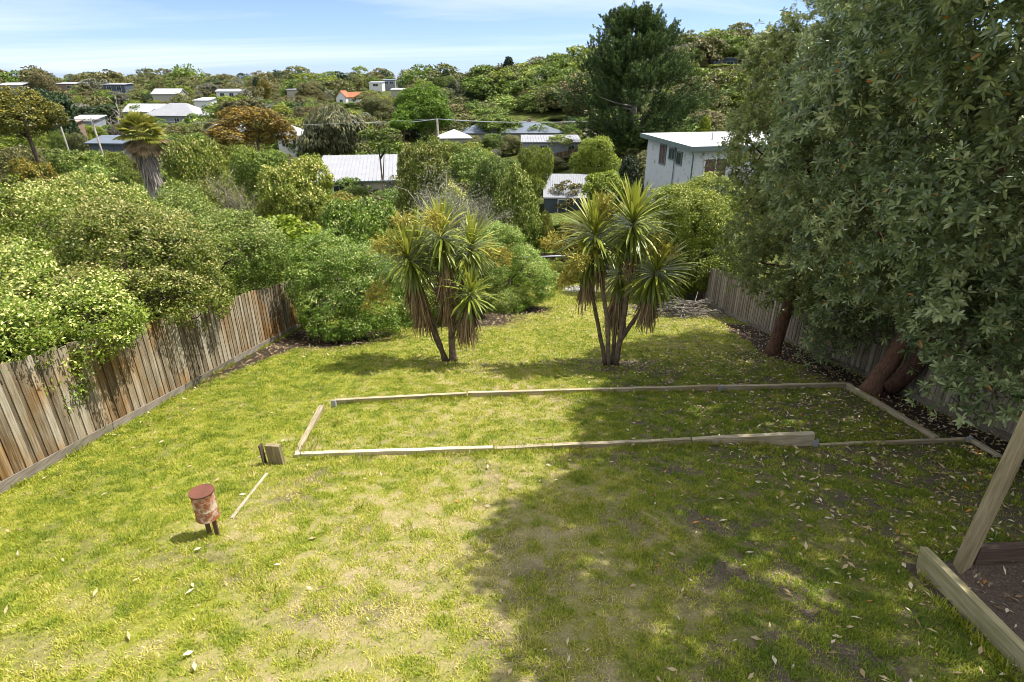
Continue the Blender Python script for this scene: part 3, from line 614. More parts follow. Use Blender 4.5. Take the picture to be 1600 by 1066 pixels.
# ------------------------------------------------------------------ near bushes
def bush(name, label, lobes, mat, base, rc=.22, L=.060, W=.031, dens=1.0, cat='bush', tip=.55, trunk_r=.07, bark=BARK, group=None, low=-.6, nl=52, trunk_top=None, hang=False, limbs=5, mounds=True):
    base = Vector((base[0], base[1], Tz(*base))); t = thing(name, label, cat, base, group)
    lb = np.array(lobes, float); lb[:, :3] -= np.array(base)
    if mounds:
        sub = []
        for l in lb:
            big = max(l[3:]); sub.append([*l[:3], *(l[3:] * .70)])
            for k in range(int(3 + 3.6 * big)):
                d = rdir(1)[0]; d[2] = abs(d[2]) * 1.1 - .35; d = d / np.linalg.norm(d); q = rng.uniform(.34, .56); sub.append([*(l[:3] + l[3:] * d * (.98 - q * .55)), *(l[3:] * q * np.array((1, 1, .85)))])
        lb = np.array(sub)
    area = .62 * sum(2 * math.pi * (a * b_ + a * c + b_ * c) / 1.6 for a, b_, c in lb[:, 3:])
    nc = int(area / (rc * rc * 1.5) * dens)
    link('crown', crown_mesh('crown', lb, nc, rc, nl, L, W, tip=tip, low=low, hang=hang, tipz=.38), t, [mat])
    c = lb[0, :3]; mb = MB(); tgt = [tuple(l[:3] + np.array((0, 0, l[5] * .3))) for l in lb] + [tuple(lb[k % len(lb), :3] + lb[k % len(lb), 3:] * rdir(1)[0] * .75) for k in range(limbs)]
    limb_tree(mb, (0, 0, 0), tuple(c * np.array((.7, .7, .8)) if trunk_top is None else trunk_top), trunk_r, [q for q in tgt if q[2] > .2])
    mb.build('trunk', bark, t); return t
bush('overhanging_bush', 'pale tipped bush spilling over the nearest end of the brown fence', [(-8.9, 8.6, -.75, 1.9, 2.2, 1.55), (-7.45, 7.3, .05, 1.0, 1.1, .6), (-7.05, 9.0, -.2, .85, 1.0, .65), (-6.75, 8.5, -.3, .45, .8, .4), (-9.6, 10.2, .0, 1.5, 1.4, 1.0), (-10.6, 8.6, -.6, 1.8, 1.9, 1.6)], PITTO, (-8.8, 8.8))
bush('overhanging_bush', 'domed pale tipped bush drooping over the middle of the brown fence', [(-8.4, 11.6, -.65, 1.75, 2.0, 1.75), (-7.0, 10.9, -.45, .95, 1.1, .8), (-7.25, 12.6, -.9, .9, 1.1, .75), (-8.2, 12.9, -.2, 1.2, 1.2, 1.0), (-6.75, 11.6, -.9, .5, .8, .45)], PITTO, (-8.5, 11.8))
bush('tall_bush', 'broad cream tipped bush rising highest at the left edge', [(-11.2, 13.6, -.5, 2.5, 2.3, 2.1), (-13.4, 13.0, -.7, 2.2, 2.2, 1.9), (-9.6, 14.4, -.6, 1.4, 1.5, 1.4), (-12.6, 11.4, -.8, 2, 1.8, 1.6)], PITTO, (-11.2, 13.8))
bush('tall_bush', 'rounded cream tipped bush over the far end of the brown fence', [(-9.0, 16.2, -1.5, 2.0, 2.0, 2.0), (-8.1, 15.6, -1.9, 1.0, 1.3, 1.1), (-8.8, 18.2, -2.0, 1.3, 1.3, 1.6), (-10.4, 17.6, -1.0, 1.8, 1.6, 1.6)], PITTO2, (-9.0, 16.4))
bush('garden_bush', 'dense green bush inside the yard beside the end of the brown fence', [(-5.2, 17.3, -2.35, 1.75, 1.55, 1.75), (-6.0, 17.7, -2.9, 1.0, 1.1, 1.2), (-4.2, 17.2, -2.9, 1.1, 1.1, 1.15), (-5.2, 16.4, -3.1, 1.4, 1.0, .9)], PITTO2, (-5.2, 17.4), low=-.9)
bush('garden_bush', 'shaded green bush half hidden behind the skirted cordyline', [(-2.4, 20.2, -3.2, 1.7, 1.5, 1.8), (-3.4, 20.8, -2.8, 1.3, 1.2, 1.5), (-1.4, 20.6, -3.4, 1.1, 1.2, 1.4), (-2.4, 19.6, -4.0, 1.6, 1.0, .9)], PITTO2, (-2.3, 20.4), low=-.9)
bush('garden_bush', 'rounded pale green bush right of the skirted cordyline', [(-.1, 23.2, -3.6, 1.55, 1.5, 1.85), (.6, 23.0, -4.2, 1.2, 1.2, 1.2), (-1.0, 23.4, -3.3, 1.2, 1.2, 1.5), (-.3, 22.7, -4.6, 1.5, 1.1, 1.0), (-1.3, 22.9, -4.4, 1.1, 1.0, 1.0)], PITTO2, (0, 23.3), low=-.9)
bush('clipped_hedge', 'low bright green hedge in front of the dark bottom fence', [(2.0 + .75 * k, 33.6 + .05 * k, -7.05, .62, .6, .80) for k in range(5)], YGREEN, (3.2, 33.7), mounds=False, rc=.16, L=.09, W=.045, cat='hedge', low=-.9, tip=.2)
bush('tall_bush', 'large yellow green bush leaning over the grey fence behind the cordylines', [(8.2, 26.6, -3.5, 2.4, 2.3, 2.7), (6.4, 26.4, -4.1, 1.7, 1.6, 2.0), (9.6, 28.4, -3.3, 2.0, 2.0, 2.5), (7.6, 25.8, -4.5, 1.5, 1.2, 1.3), (8.6, 25.0, -4.6, 1.2, 1.2, 1.2), (5.4, 28.2, -3.9, 1.4, 1.3, 1.7), (7.0, 25.2, -4.9, 1.3, 1.1, 1.0)], LUSH, (8.0, 27.0), rc=.26, L=.085, W=.045, tip=.4, low=-.8)
bush('lime_shrub', 'bright lime leaved shrub beyond the lower end of the brown fence', [(-9.3, 23.2, -3.1, 1.9, 1.6, 1.5), (-7.6, 23.6, -3.6, 1.4, 1.4, 1.3), (-10.8, 23.8, -3.5, 1.4, 1.2, 1.2)], LIMEB, (-9.2, 23.4), rc=.3, L=.16, W=.11, nl=24)

# ------------------------------------------------------------------ the two big dark trees on the right
def rosette_np(lobes, nc, rc, nros, nl, L, W, up=.35, shell=(.55, 1.02), low=-.75, keep=.8):
    C, O, n = clump_centres(lobes, nc, shell, low, keep); tone = rng.random(n)
    rr = rc * rng.uniform(.6, 1.4, n)
    Cc, Oc, rr, tc_ = np.repeat(C, nros, 0), np.repeat(O, nros, 0), np.repeat(rr, nros), np.repeat(tone, nros)
    m = len(Cc); A = unit(rdir(m) * .8 + .75 * Oc + up * np.array((0, 0, 1.0)))
    P = Cc + A * (rr * rng.uniform(.35, 1.1, m))[:, None]
    A = unit(A + .45 * rdir(m) + .25 * np.array((0, 0, 1.0)))
    e1 = unit(np.cross(A, rdir(m))); e2 = np.cross(A, e1); sc = rng.uniform(.75, 1.2, m)
    P, A, e1, e2, tc_, sc = (np.repeat(z_, nl, 0) for z_ in (P, A, e1, e2, tc_, sc)); k = len(P)
    i = np.tile(np.arange(nl), m); ph = i * 2.4 + rng.normal(0, .25, k); th = np.radians(28 + 74 * (i + .5) / nl + rng.normal(0, 9, k))
    D = np.cos(th)[:, None] * A + np.sin(th)[:, None] * (np.cos(ph)[:, None] * e1 + np.sin(ph)[:, None] * e2)
    N = A - (A * D).sum(1, keepdims=True) * D + .15 * rdir(k)
    ll = L * sc * rng.uniform(.7, 1.15, k) * (.75 + .3 * (i / nl))
    P = P - A * (L * .5 * i / nl)[:, None]
    V, Q = leafquads(P, D, N, ll, ll * W / L, .10, True, .10)
    c = np.clip(.46 * tc_ + .36 * rng.random(k) + .22 * (1 - i / nl), 0, .965); c[rng.random(k) < .008] = 1.0
    return V, Q, np.concatenate([c, c])
def bigtree(name, label, base, lobes, mat, trunks, nc, rc, nros, nl, L, W, ntw=90):
    base = Vector((base[0], base[1], Tz(*base))); t = thing(name, label, 'tree', base)
    lb = np.array(lobes, float); lb[:, :3] -= np.array(base)
    sub = []
    for l in lb:
        sub.append([*l[:3], *(l[3:] * .80)])
        for k in range(int(3 + 3.2 * max(l[3:]))):
            d = rdir(1)[0]; q_ = rng.uniform(.26, .46); sub.append([*(l[:3] + l[3:] * d * (1.0 - q_ * .55)), *(l[3:] * q_)])
    V, Q, c = rosette_np(np.array(sub), nc, rc, nros, nl, L, W)
    link('crown', np_mesh('crown', V, Q, c), t, [mat])
    for i, (pts, r0) in enumerate(trunks):
        pts = [Vector(p) - base for p in pts]; mb = MB(); n = len(pts)
        path, rad = [], []
        for a, b_ in zip(pts[:-1], pts[1:]):
            for f in (0, .25, .5, .75): path.append(a.lerp(b_, f) + Vector((random.uniform(-.02, .02), random.uniform(-.02, .02), 0)))
        path.append(pts[-1])
        for k in range(len(path)): rad.append(r0 * (1.35 if k == 0 else 1) * (1 - .72 * k / (len(path) - 1)) * random.uniform(.93, 1.07))
        mb.tube(path, rad, 11)
        for l in lb:
            for _ in range(max(3, ntw // len(lb) // len(trunks))):
                tg = Vector(l[:3] + l[3:] * rdir(1)[0] * random.uniform(.5, .95)); s = path[random.randrange(len(path) // 3, len(path))]
                if tg.z < .9 or (tg - s).length > 4.6: continue
                m = s.lerp(tg, .5) + Vector((random.uniform(-.2, .2), random.uniform(-.2, .2), random.uniform(-.1, .35))); r1 = random.uniform(.018, .045)
                mb.tube([s, m, tg], [r1, r1 * .7, r1 * .25], 6)
        mb.build('trunk', BARKR, t)
    return t
bigtree('evergreen_tree', 'big dark grey green tree with a leaning double trunk at the pad corner', (7.5, 10.6),
        [(7.9, 9.8, 3.2, 2.9, 3.0, 3.9), (7.3, 7.6, 2.3, 2.2, 2.2, 2.5), (6.5, 5.4, 5.3, 2.9, 3.0, 2.5), (6.5, 5.4, 5.0, 2.6, 2.8, 2.0), (7.9, 9.8, 5.0, 2.6, 2.8, 2.3), (7.7, 9.4, 4.7, 2.3, 2.6, 1.9), (6.2, 3.3, 5.6, 2.3, 1.6, 1.8), (5.05, 4.3, 5.9, 1.3, 1.6, 1.1), (5.8, 6.1, 5.2, 1.1, 1.1, .8), (6.3, 5.3, 5.6, 1.2, 1.2, .8), (4.9, 2.7, 5.8, 1.3, 1.4, 1.1), (5.2, 5.5, 6.0, 1.2, 1.3, 1.0), (5.7, 5.0, 6.3, 2.1, 2.2, .8), (7.8, 5.6, 6.9, 3.0, 3.2, 1.6), (7.4, 3.0, 6.6, 2.6, 1.8, 1.6), (6.9, 11.4, 3.4, 2.2, 1.9, 2.4), (6.05, 9.6, 2.6, 1.5, 1.7, 1.7), (6.5, 7.1, 4.4, 1.8, 1.8, 1.7), (6.4, 7.0, 4.4, 1.5, 1.5, 1.4), (7.3, 9.4, .7, 1.5, 1.5, 1.0), (6.25, 6.3, -.05, .75, .6, .38), (8.3, 5.4, 3.2, 2.0, 2.0, 2.4), (9.3, 7.6, 1.4, 2.2, 2.6, 2.4), (9.6, 11.2, .8, 2.0, 2.4, 2.4), (7.5, 12.0, -1.1, .9, .9, .8), (7.4, 12.3, -2.0, .5, .5, .5), (6.9, 8.6, .2, .9, .9, .7)],
        KARO, [([(7.45, 10.55, -2.5), (7.75, 10.5, -1.4), (8.2, 10.2, .3), (8.0, 9.8, 2.6), (7.4, 9.6, 5.2)], .20), ([(7.62, 10.35, -2.45), (7.95, 10.0, -1.2), (8.15, 8.9, .8), (7.6, 7.4, 2.6), (6.9, 6.2, 4.8)], .17)],
        7900, .40, 8, 9, .128, .042)
bigtree('evergreen_tree', 'olive grey tree on a single straight trunk further down the grey fence', (7.1, 14.2),
        [(7.5, 14.3, 1.2, 2.1, 2.2, 3.0), (6.9, 14.2, 3.6, 1.8, 1.9, 1.9), (7.7, 13.4, -.4, 1.6, 1.6, 1.3), (6.75, 14.6, .2, 1.2, 1.5, 2.0), (8.2, 16.2, 1.0, 1.8, 2.0, 2.6), (5.9, 14.1, 2.5, .9, .9, 1.4), (5.9, 13.9, 4.0, .6, .6, .8)],
        KARO2, [([(7.1, 14.2, -3.3), (7.2, 14.2, -2.2), (7.3, 14.1, -.8), (7.1, 14.2, 1.4), (6.8, 14.2, 3.6)], .20)], 2300, .34, 8, 9, .088, .034)

# ------------------------------------------------------------------ cordylines
def rosette_blades(c, axis, n, L, wd, mat_lo=0, seed=0, el=(82, -62)):
    """sword leaves arching out of the head c"""
    axis = Vector(axis).normalized(); q = axis.to_track_quat('Z', 'X'); Mx = np.array(q.to_matrix()); nseg = 5
    f = (np.arange(n) + rng.random(n)) / n; e = np.radians(el[0] + (el[1] - el[0]) * f ** .92) + rng.normal(0, .13, n); az = np.arange(n) * 2.39996 + rng.normal(0, .2, n)
    ll = 1.12 * L * rng.uniform(.78, 1.12, n) * (.72 + .33 * np.sin(np.pi * np.clip(f + .18, 0, 1))); w_ = wd * rng.uniform(.8, 1.15, n)
    D = np.stack([np.cos(e) * np.cos(az), np.cos(e) * np.sin(az), np.sin(e)], 1) @ Mx.T
    p = np.array(c)[None] + np.array(axis)[None] * (.16 - .42 * f)[:, None] + D * .03
    Vv = []; sag = rng.uniform(.05, .20, n) * (.8 + .7 * f)
    for k in range(nseg + 1):
        Sd = unit(np.cross(D, np.array((0, 0, 1.0)) + .05 * rdir(n))); U = np.cross(Sd, D)
        s = k / nseg; ww = w_ * (.55 + 1.6 * s * (1 - s) * 1.3 if s < 1 else .06)
        Vv.append(np.stack([p - Sd * ww[:, None] / 2 + U * ww[:, None] * .12, p, p + Sd * ww[:, None] / 2 + U * ww[:, None] * .12], 1))
        D = unit(D - np.array((0, 0, 1.0)) * (sag * (.35 + 1.1 * s))[:, None]); p = p + D * (ll / nseg)[:, None]
    V = np.stack(Vv, 1).reshape(-1, 3); b = (np.arange(n) * (nseg + 1) * 3)[:, None]; Qs = []
    for k in range(nseg):
        Qs += [b + k * 3 + np.array([[0, 1, 4, 3]]), b + k * 3 + np.array([[1, 2, 5, 4]])]
    tone = np.clip(.15 + .45 * rng.random(n) + .35 * (1 - f), 0, 1)
    return V, np.concatenate(Qs), np.tile(tone, nseg * 2)
def skirt(path, n, L, wd, r0=.05):
    path = [np.array(p) for p in path]; f = rng.random(n); P = path[0][None] * (1 - f)[:, None] + path[1][None] * f[:, None]
    az = rng.uniform(0, 6.283, n); o = np.stack([np.cos(az), np.sin(az), np.zeros(n)], 1); p = P + o * r0
    D = unit(o * rng.uniform(.15, .65, n)[:, None] + np.array((0, 0, -1.0)) + .12 * rdir(n)); ll = L * rng.uniform(.6, 1.15, n); Vv = []
    for k in range(4):
        Sd = unit(np.cross(D, o) + .25 * rdir(n)); ww = (wd * (1 - .75 * (k / 3)))
        Vv.append(np.stack([p - Sd * ww / 2, p + Sd * ww / 2], 1)); D = unit(D + np.array((0, 0, -.35)) + .15 * rdir(n)); p = p + D * (ll / 3)[:, None]
    V = np.stack(Vv, 1).reshape(-1, 3); b = (np.arange(n) * 8)[:, None]
    Q = np.concatenate([b + k * 2 + np.array([[0, 1, 3, 2]]) for k in range(3)])
    return V, Q, np.tile(rng.random(n), 3)
def panicle(c, d, L, nb=40, nt=16):
    """a branched, drooping flower head"""
    d = np.array(Vector(d).normalized()); n = nb * nt
    f = rng.uniform(.15, 1, nb); A = np.array(c)[None] + d[None] * (L * f)[:, None] + np.array((0, 0, -1.0)) * (.28 * L * f ** 2)[:, None]
    bd = unit(rdir(nb) + .5 * d + np.array((0, 0, -.15))); bl = L * .55 * (1.1 - .6 * f)
    p0, p1 = A, A + bd * bl[:, None]; S0 = unit(np.cross(bd, rdir(nb))) * .008
    V1 = np.stack([p0 - S0, p0 + S0, p1 + S0 * .6, p1 - S0 * .6], 1).reshape(-1, 3); Q1 = np.arange(nb * 4).reshape(nb, 4)
    k = np.repeat(np.arange(nb), nt); g = rng.uniform(.2, 1, n); P = p0[k] + (p1 - p0)[k] * g[:, None]; D = unit(rdir(n) + .5 * bd[k] + np.array((0, 0, -.3)))
    V2, Q2 = leafquads(P, D, unit(rdir(n)), .12 * rng.uniform(.6, 1.2, n), .020, .0)
    return join_np([(V1, Q1, rng.random(nb)), (V2, Q2, rng.random(n))])
def cordyline(label, base, stems, flowers, heads_L=.78):
    base = Vector(base); t = thing('cordyline', label, 'cordyline', base); bo = np.array(base)
    for st in stems:
        path = [Vector(p) - base for p in st['path']]; mb = MB()
        full = []
        for a, b_ in zip(path[:-1], path[1:]): full += [a.lerp(b_, f) for f in (0, .2, .4, .6, .8)]
        full.append(path[-1]); r0, r1 = st['r']
        mb.tube([p + Vector((random.uniform(-.008, .008), random.uniform(-.008, .008), 0)) for p in full], [(r0 + (r1 - r0) * k / (len(full) - 1)) * random.uniform(.93, 1.08) * (1.3 if k == 0 and st.get('foot') else 1) for k in range(len(full))], 9)
        tr = mb.build('trunk', BARKC, t)
        V, Q, c = rosette_blades(path[-1], st.get('axis', (path[-1] - path[-2])), int(1.3 * st.get('n', 130)), st.get('L', heads_L), .050, el=st.get('el', (80, -66)))
        link('leaf_head', np_mesh('leaf_head', V, Q, c), t, [CORD])
        if st.get('skirt'):
            a = path[-1] - (path[-1] - path[-2]).normalized() * .25; b_ = path[-2].lerp(path[-3], .55) if st['skirt'] > .8 and len(path) > 3 else a.lerp(path[-2], st['skirt']); V, Q, c = skirt([a, b_], int(3.0 * st.get('ns', 130)), .85, .045)
            link('dead_leaf_skirt', np_mesh('dead_leaf_skirt', V, Q, c), t, [CDEAD])
    for c, d, L in flowers:
        V, Q, r_ = panicle(np.array(c) - bo, d, L); link('flower_panicle', np_mesh('flower_panicle', V, Q, r_), t, [CFLOW])
    return t
lb_ = gp(702, 566); Yc = lb_.y
A_ = lambda px, py, dy=0.: tuple(at(px, py, Yc + dy))
cordyline('cordyline with long brown dead leaf skirts on two leaning trunks', lb_, [
    dict(path=[A_(698, 569), A_(672, 500, .1), A_(652, 450, -.1), A_(640, 408, -.2)], r=(.085, .06), foot=1, skirt=.95, ns=170, n=150, axis=(-.35, -.3, 1)),
    dict(path=[A_(708, 568, .06), A_(705, 500, .1), A_(697, 430, .1), A_(690, 372, .1)], r=(.095, .065), foot=1, skirt=1.0, ns=240, n=170, L=.85, axis=(0, -.1, 1)),
    dict(path=[A_(705, 500, .1), A_(718, 460, .2), A_(728, 420, .3), A_(735, 388, .35)], r=(.06, .05), n=120, axis=(.3, 0, 1)),
    dict(path=[A_(706, 520, .1), A_(722, 500, -.2), A_(732, 485, -.35), A_(735, 462, -.4)], r=(.05, .045), skirt=1.0, ns=120, n=90, L=.62, axis=(.1, -.3, 1)),
    dict(path=[A_(690, 470, .4), A_(665, 430, .6), A_(655, 385, .7)], r=(.05, .045), n=100, axis=(-.2, .2, 1))],
    [(A_(640, 385, -.1), (-.6, -.5, .35), .95), (A_(620, 440, -.2), (-.6, -.4, -.2), .8), (A_(748, 390, .3), (.8, -.3, .1), .75), (A_(690, 350, -.2), (-.1, -.7, .5), .8), (A_(655, 370, .3), (-.5, -.2, .7), .8)], .80)
rb_ = gp(955, 572); Yc = rb_.y
cordyline('cordyline with five slim bare trunks and yellow flower heads', rb_, [
    dict(path=[A_(946, 569), A_(934, 505, -.05), A_(920, 440, -.1), A_(912, 412, -.1)], r=(.052, .04), foot=1, n=60, L=.55, skirt=.4, ns=30),
    dict(path=[A_(951, 572), A_(949, 500, .05), A_(938, 430, .05), A_(930, 372, 0)], r=(.062, .047), foot=1, n=170, L=.86, skirt=.35, ns=40, axis=(-.2, -.15, 1)),
    dict(path=[A_(962, 570, .05), A_(974, 500, .1), A_(986, 420, .1), A_(988, 352, .1)], r=(.07, .05), foot=1, n=180, L=.90, skirt=.25, ns=40, axis=(.05, -.1, 1)),
    dict(path=[A_(957, 572, .1), A_(962, 500, .35), A_(967, 455, .5), A_(968, 425, .55)], r=(.055, .043), foot=1, n=100, L=.65, skirt=.9, ns=110),
    dict(path=[A_(968, 535, .1), A_(985, 508, .0), A_(1006, 480, -.1), A_(1024, 428, -.15)], r=(.05, .05), n=160, L=.82, skirt=.55, ns=120, axis=(.35, -.2, 1))],
    [(A_(925, 390, -.2), (-.5, -.7, .1), .8), (A_(955, 345, .2), (-.4, -.3, .9), .85), (A_(898, 385, .3), (-.8, .2, .3), .7), (A_(1000, 370, .1), (.6, -.5, .0), .8), (A_(905, 420, -.2), (-.5, -.6, -.1), .6)], .82)

# ------------------------------------------------------------------ houses
def roof_mesh(mb, w, d, z, kind, rh, ov=.4, th=.14):
    X, Y = w / 2 + ov, d / 2 + ov
    def slab(a, b, c, e): mb.hexa([Vector(p) - Vector((0, 0, th)) for p in (a, b, c, e)] + [Vector(p) for p in (a, b, c, e)], .5)
    if kind == 'gable_x':
        slab((-X, -Y, z), (X, -Y, z), (X, 0, z + rh), (-X, 0, z + rh)); slab((-X, .002, z + rh), (X, .002, z + rh), (X, Y, z), (-X, Y, z))
    elif kind == 'gable_y':
        slab((-X, -Y, z), (0, -Y, z + rh), (0, Y, z + rh), (-X, Y, z)); slab((.002, -Y, z + rh), (X, -Y, z), (X, Y, z), (.002, Y, z + rh))
    elif kind == 'hip':
        r_ = max(0.02, X - Y); zt = z + rh
        A, B, C, D, E, F = (-X, -Y, z), (X, -Y, z), (X, Y, z), (-X, Y, z), (-r_, 0, zt), (r_, 0, zt)
        for f in ((A, B, F, E), (C, D, E, F)): mb.poly(f)
        mb.poly((B, C, F)); mb.poly((D, A, E)); mb.poly([(p[0], p[1], z - th) for p in (D, C, B, A)])
        for a, b in ((A, B), (B, C), (C, D), (D, A)): mb.poly([(*a[:2], z - th), (*b[:2], z - th), b, a])
    else:                                  # skillion; rh is the rise towards the back
        slab((-X, -Y, z), (X, -Y, z), (X, Y, z + rh), (-X, Y, z + rh))
def house(name, label, px, pye, Y, w, d, wall_h, roof, rh, wm, rm, rz=0, wins=(), ov=.4, chimney=False, gut=None, fr=None):
    """px, pye: where the middle of the front eave is seen; wins: (u, z under eave, width, height) on the front wall"""
    p = at(px, pye, Y); c = Vector((p[0], Y, p[2])) + Matrix.Rotation(rz, 3, 'Z') @ Vector((0, d / 2 + ov, 0))
    gz = min(Tz(c.x + a * w / 2, c.y + b * d / 2) for a in (-1, 1) for b in (-1, 1)) - .3
    zb = min(p[2] - wall_h, gz); H = p[2] - zb
    t = thing(name, label, 'shed' if 'shed' in name else 'house', (c.x, c.y, zb), None, rz)
    mb = MB(); hr = H - .06
    if roof == 'gable_y':
        mb.hexa([(-w / 2, -d / 2, 0), (w / 2, -d / 2, 0), (w / 2, d / 2, 0), (-w / 2, d / 2, 0), (-w / 2, -d / 2, hr - .1), (w / 2, -d / 2, hr - .1), (w / 2, d / 2, hr - .1), (-w / 2, d / 2, hr - .1)])
        for y in (-d / 2, d / 2): mb.poly([(-w / 2, y, hr - .1), (w / 2, y, hr - .1), (0, y, H + rh - .16)])
    elif roof == 'skillion':
        mb.hexa([(-w / 2, -d / 2, 0), (w / 2, -d / 2, 0), (w / 2, d / 2, 0), (-w / 2, d / 2, 0), (-w / 2, -d / 2, hr - .1), (w / 2, -d / 2, hr - .1), (w / 2, d / 2, hr + rh - .16), (-w / 2, d / 2, hr + rh - .16)])
    else:
        mb.box((0, 0, (hr - .1) / 2), (w, d, hr - .1))
        if roof == 'gable_x':
            for x in (-w / 2, w / 2): mb.poly([(x, -d / 2, hr - .1), (x, d / 2, hr - .1), (x, 0, H + rh - .16)])
    mb.build('wall', wm, t)
    rb = MB(); roof_mesh(rb, w, d, H, roof, rh, ov); ro = rb.build('roof', rm, t)
    if roof == 'skillion' and w > 6 and Y < 130:
        rb2 = MB(); X2, Y2 = w / 2 + ov, d / 2 + ov
        for k in range(int(2 * X2 / .45)):
            x = -X2 + .2 + k * .45; rb2.hexa([(x, -Y2, H + .002), (x + .08, -Y2, H + .002), (x + .08, Y2, H + rh + .002), (x, Y2, H + rh + .002), (x + .02, -Y2, H + .05), (x + .06, -Y2, H + .05), (x + .06, Y2, H + rh + .05), (x + .02, Y2, H + rh + .05)], .5)
        rb2.build('roof_ribs', rm, ro)
    if chimney: MB().box((w * .2, 0, H + rh * .9), (.7, .6, 1.3)).build('chimney', WALLB, ro)
    if gut is not None: MB().box((0, -d / 2 - ov - .05, H - .08), (w + 2 * ov, .1, .16)).build('gutter', gut, t)
    for u, zt, ww, hh in wins:
        zc = H - zt - hh / 2; y = -d / 2
        f = MB()
        for cx, cz, sx_, sz in ((0, hh / 2, ww + .16, .08), (0, -hh / 2, ww + .16, .08), (-ww / 2 - .04, 0, .08, hh - .08), (ww / 2 + .04, 0, .08, hh - .08), (0, 0, .05, hh - .08)):
            f.box((u + cx, y - .03, zc + cz), (sx_, .07, sz))
        fo = f.build('window', fr or WHITEP, t); MB().box((u, y - .012, zc), (ww - .002, .03, hh - .082)).build('pane', GLASS, fo)
    x0, y0, _ = proj(c + Vector((-w / 2, -d / 2, 0))); x1, y1, _ = proj(c + Vector((w / 2, -d / 2, rh)))
    return t, c, zb, H
def keep(x0, y0, x1, y1, Y): KEEP.append((x0, y0, x1, y1, Y))

# the white board house on the right, two walls in view
c0 = at(1086, 228, 46.5); rz = R(13); Rm = Matrix.Rotation(rz, 3, 'Z'); W_, D_ = 12.0, 8.2
zb = -8.2; H = c0[2] - zb
t = thing('board_house', 'white board house with peeling paint and a flat white roof behind the big tree', 'house', Vector((c0[0], c0[1], zb)), None, rz)
mb = MB(); mb.hexa([(0, 0, 0), (W_, 0, 0), (W_, D_, 0), (0, D_, 0), (0, 0, H - .28), (W_, 0, H - .28), (W_, D_, H + .02), (0, D_, H + .02)])
for k in range(int(H / .22)):              # lapped boards, each lip a little proud
    z = .22 * k
    if z > H - .5: break
    mb.hexa([(-.02, -.02, z), (W_, -.02, z), (W_, -.001, z), (-.001, -.001, z), (-.006, -.006, z + .215), (W_, -.006, z + .215), (W_, -.001, z + .215), (-.001, -.001, z + .215)])
    mb.hexa([(-.02, -.019, z), (-.001, -.001, z), (-.001, D_, z), (-.02, D_, z), (-.006, -.005, z + .215), (-.001, -.001, z + .215), (-.001, D_, z + .215), (-.006, D_, z + .215)])
PEEL = rust_mat('peeling_white_boards', (.50, .51, .52), (.24, .21, .17), .55, .66, 1.9, .8)
mb.build('wall', PEEL, t)
mb = MB(); o = .55
mb.hexa([(-o, -o, H - .22), (W_ + o, -o, H - .22), (W_ + o, D_ + o, H + .10), (-o, D_ + o, H + .10), (-o, -o, H - .02), (W_ + o, -o, H - .02), (W_ + o, D_ + o, H + .30), (-o, D_ + o, H + .30)])
ro = mb.build('roof', ROOFW, t)
mb = MB(); mb.tube([(3.2, 3, H), (3.2, 3, H + .75)], .06, 8); mb.build('vent_pipe', STEEL, ro)
f = MB(); f.hexa([(-o - .06, -o - .06, H - .36), (W_ + o, -o - .06, H - .36), (W_ + o, -o - .004, H - .36), (-o - .06, -o - .004, H - .36), (-o - .06, -o - .06, H + .0), (W_ + o, -o - .06, H + .0), (W_ + o, -o - .004, H + .0), (-o - .06, -o - .004, H + .0)])
f.hexa([(-o - .06, -o, H - .36), (-o - .004, -o, H - .36), (-o - .004, D_ + o, H - .04), (-o - .06, D_ + o, H - .04), (-o - .06, -o, H + .0), (-o - .004, -o, H + .0), (-o - .004, D_ + o, H + .32), (-o - .06, D_ + o, H + .32)])
f.build('fascia', TRIM, t)
def wallwin(side, u, z, ww, hh, pane, nm='window', mull=True):
    f = MB(); bars = [(0, hh / 2, ww + .2, .1), (0, -hh / 2, ww + .2, .1), (-ww / 2 - .05, 0, .1, hh - .1), (ww / 2 + .05, 0, .1, hh - .1)] + ([(0, 0, .06, hh - .1)] if mull else [])
    for a, b, sx_, sz in bars:
        if side == 'S': f.box((u + a, -.05, z + b), (sx_, .1, sz))
        else: f.box((-.05, u + a, z + b), (.1, sx_, sz))
    fo = f.build(nm, TRIM if side == 'W' else WHITEP, t); q = MB()
    if side == 'S': q.box((u, -.04, z), (ww - .002, .05, hh - .102))
    else: q.box((-.04, u, z), (.05, ww - .002, hh - .102))
    q.build('pane', pane, fo)
wallwin('S', 1.95, H - 1.85, 1.85, 1.75, CURTN); wallwin('S', 6.5, H - 1.6, 1.6, 1.2, GLASS)
wallwin('W', 2.15, H - 1.15, .75, .95, GLASS, mull=False); wallwin('W', 3.35, H - .95, 1.0, .85, GLASS); wallwin('W', 5.05, H - 1.15, .95, 1.55, CURTN)
MB().tube([(-o + .02, -o + .02, H - .3), (-.1, -.12, H - .75), (-.1, -.12, 0)], .055, 8).build('downpipe', TRIM, t)
MB().tube([(-.1, 2.85, H - .3), (-.1, 2.85, .8)], .04, 8).build('downpipe', TRIM, t)
keep(1008, 200, 1145, 266, 46)

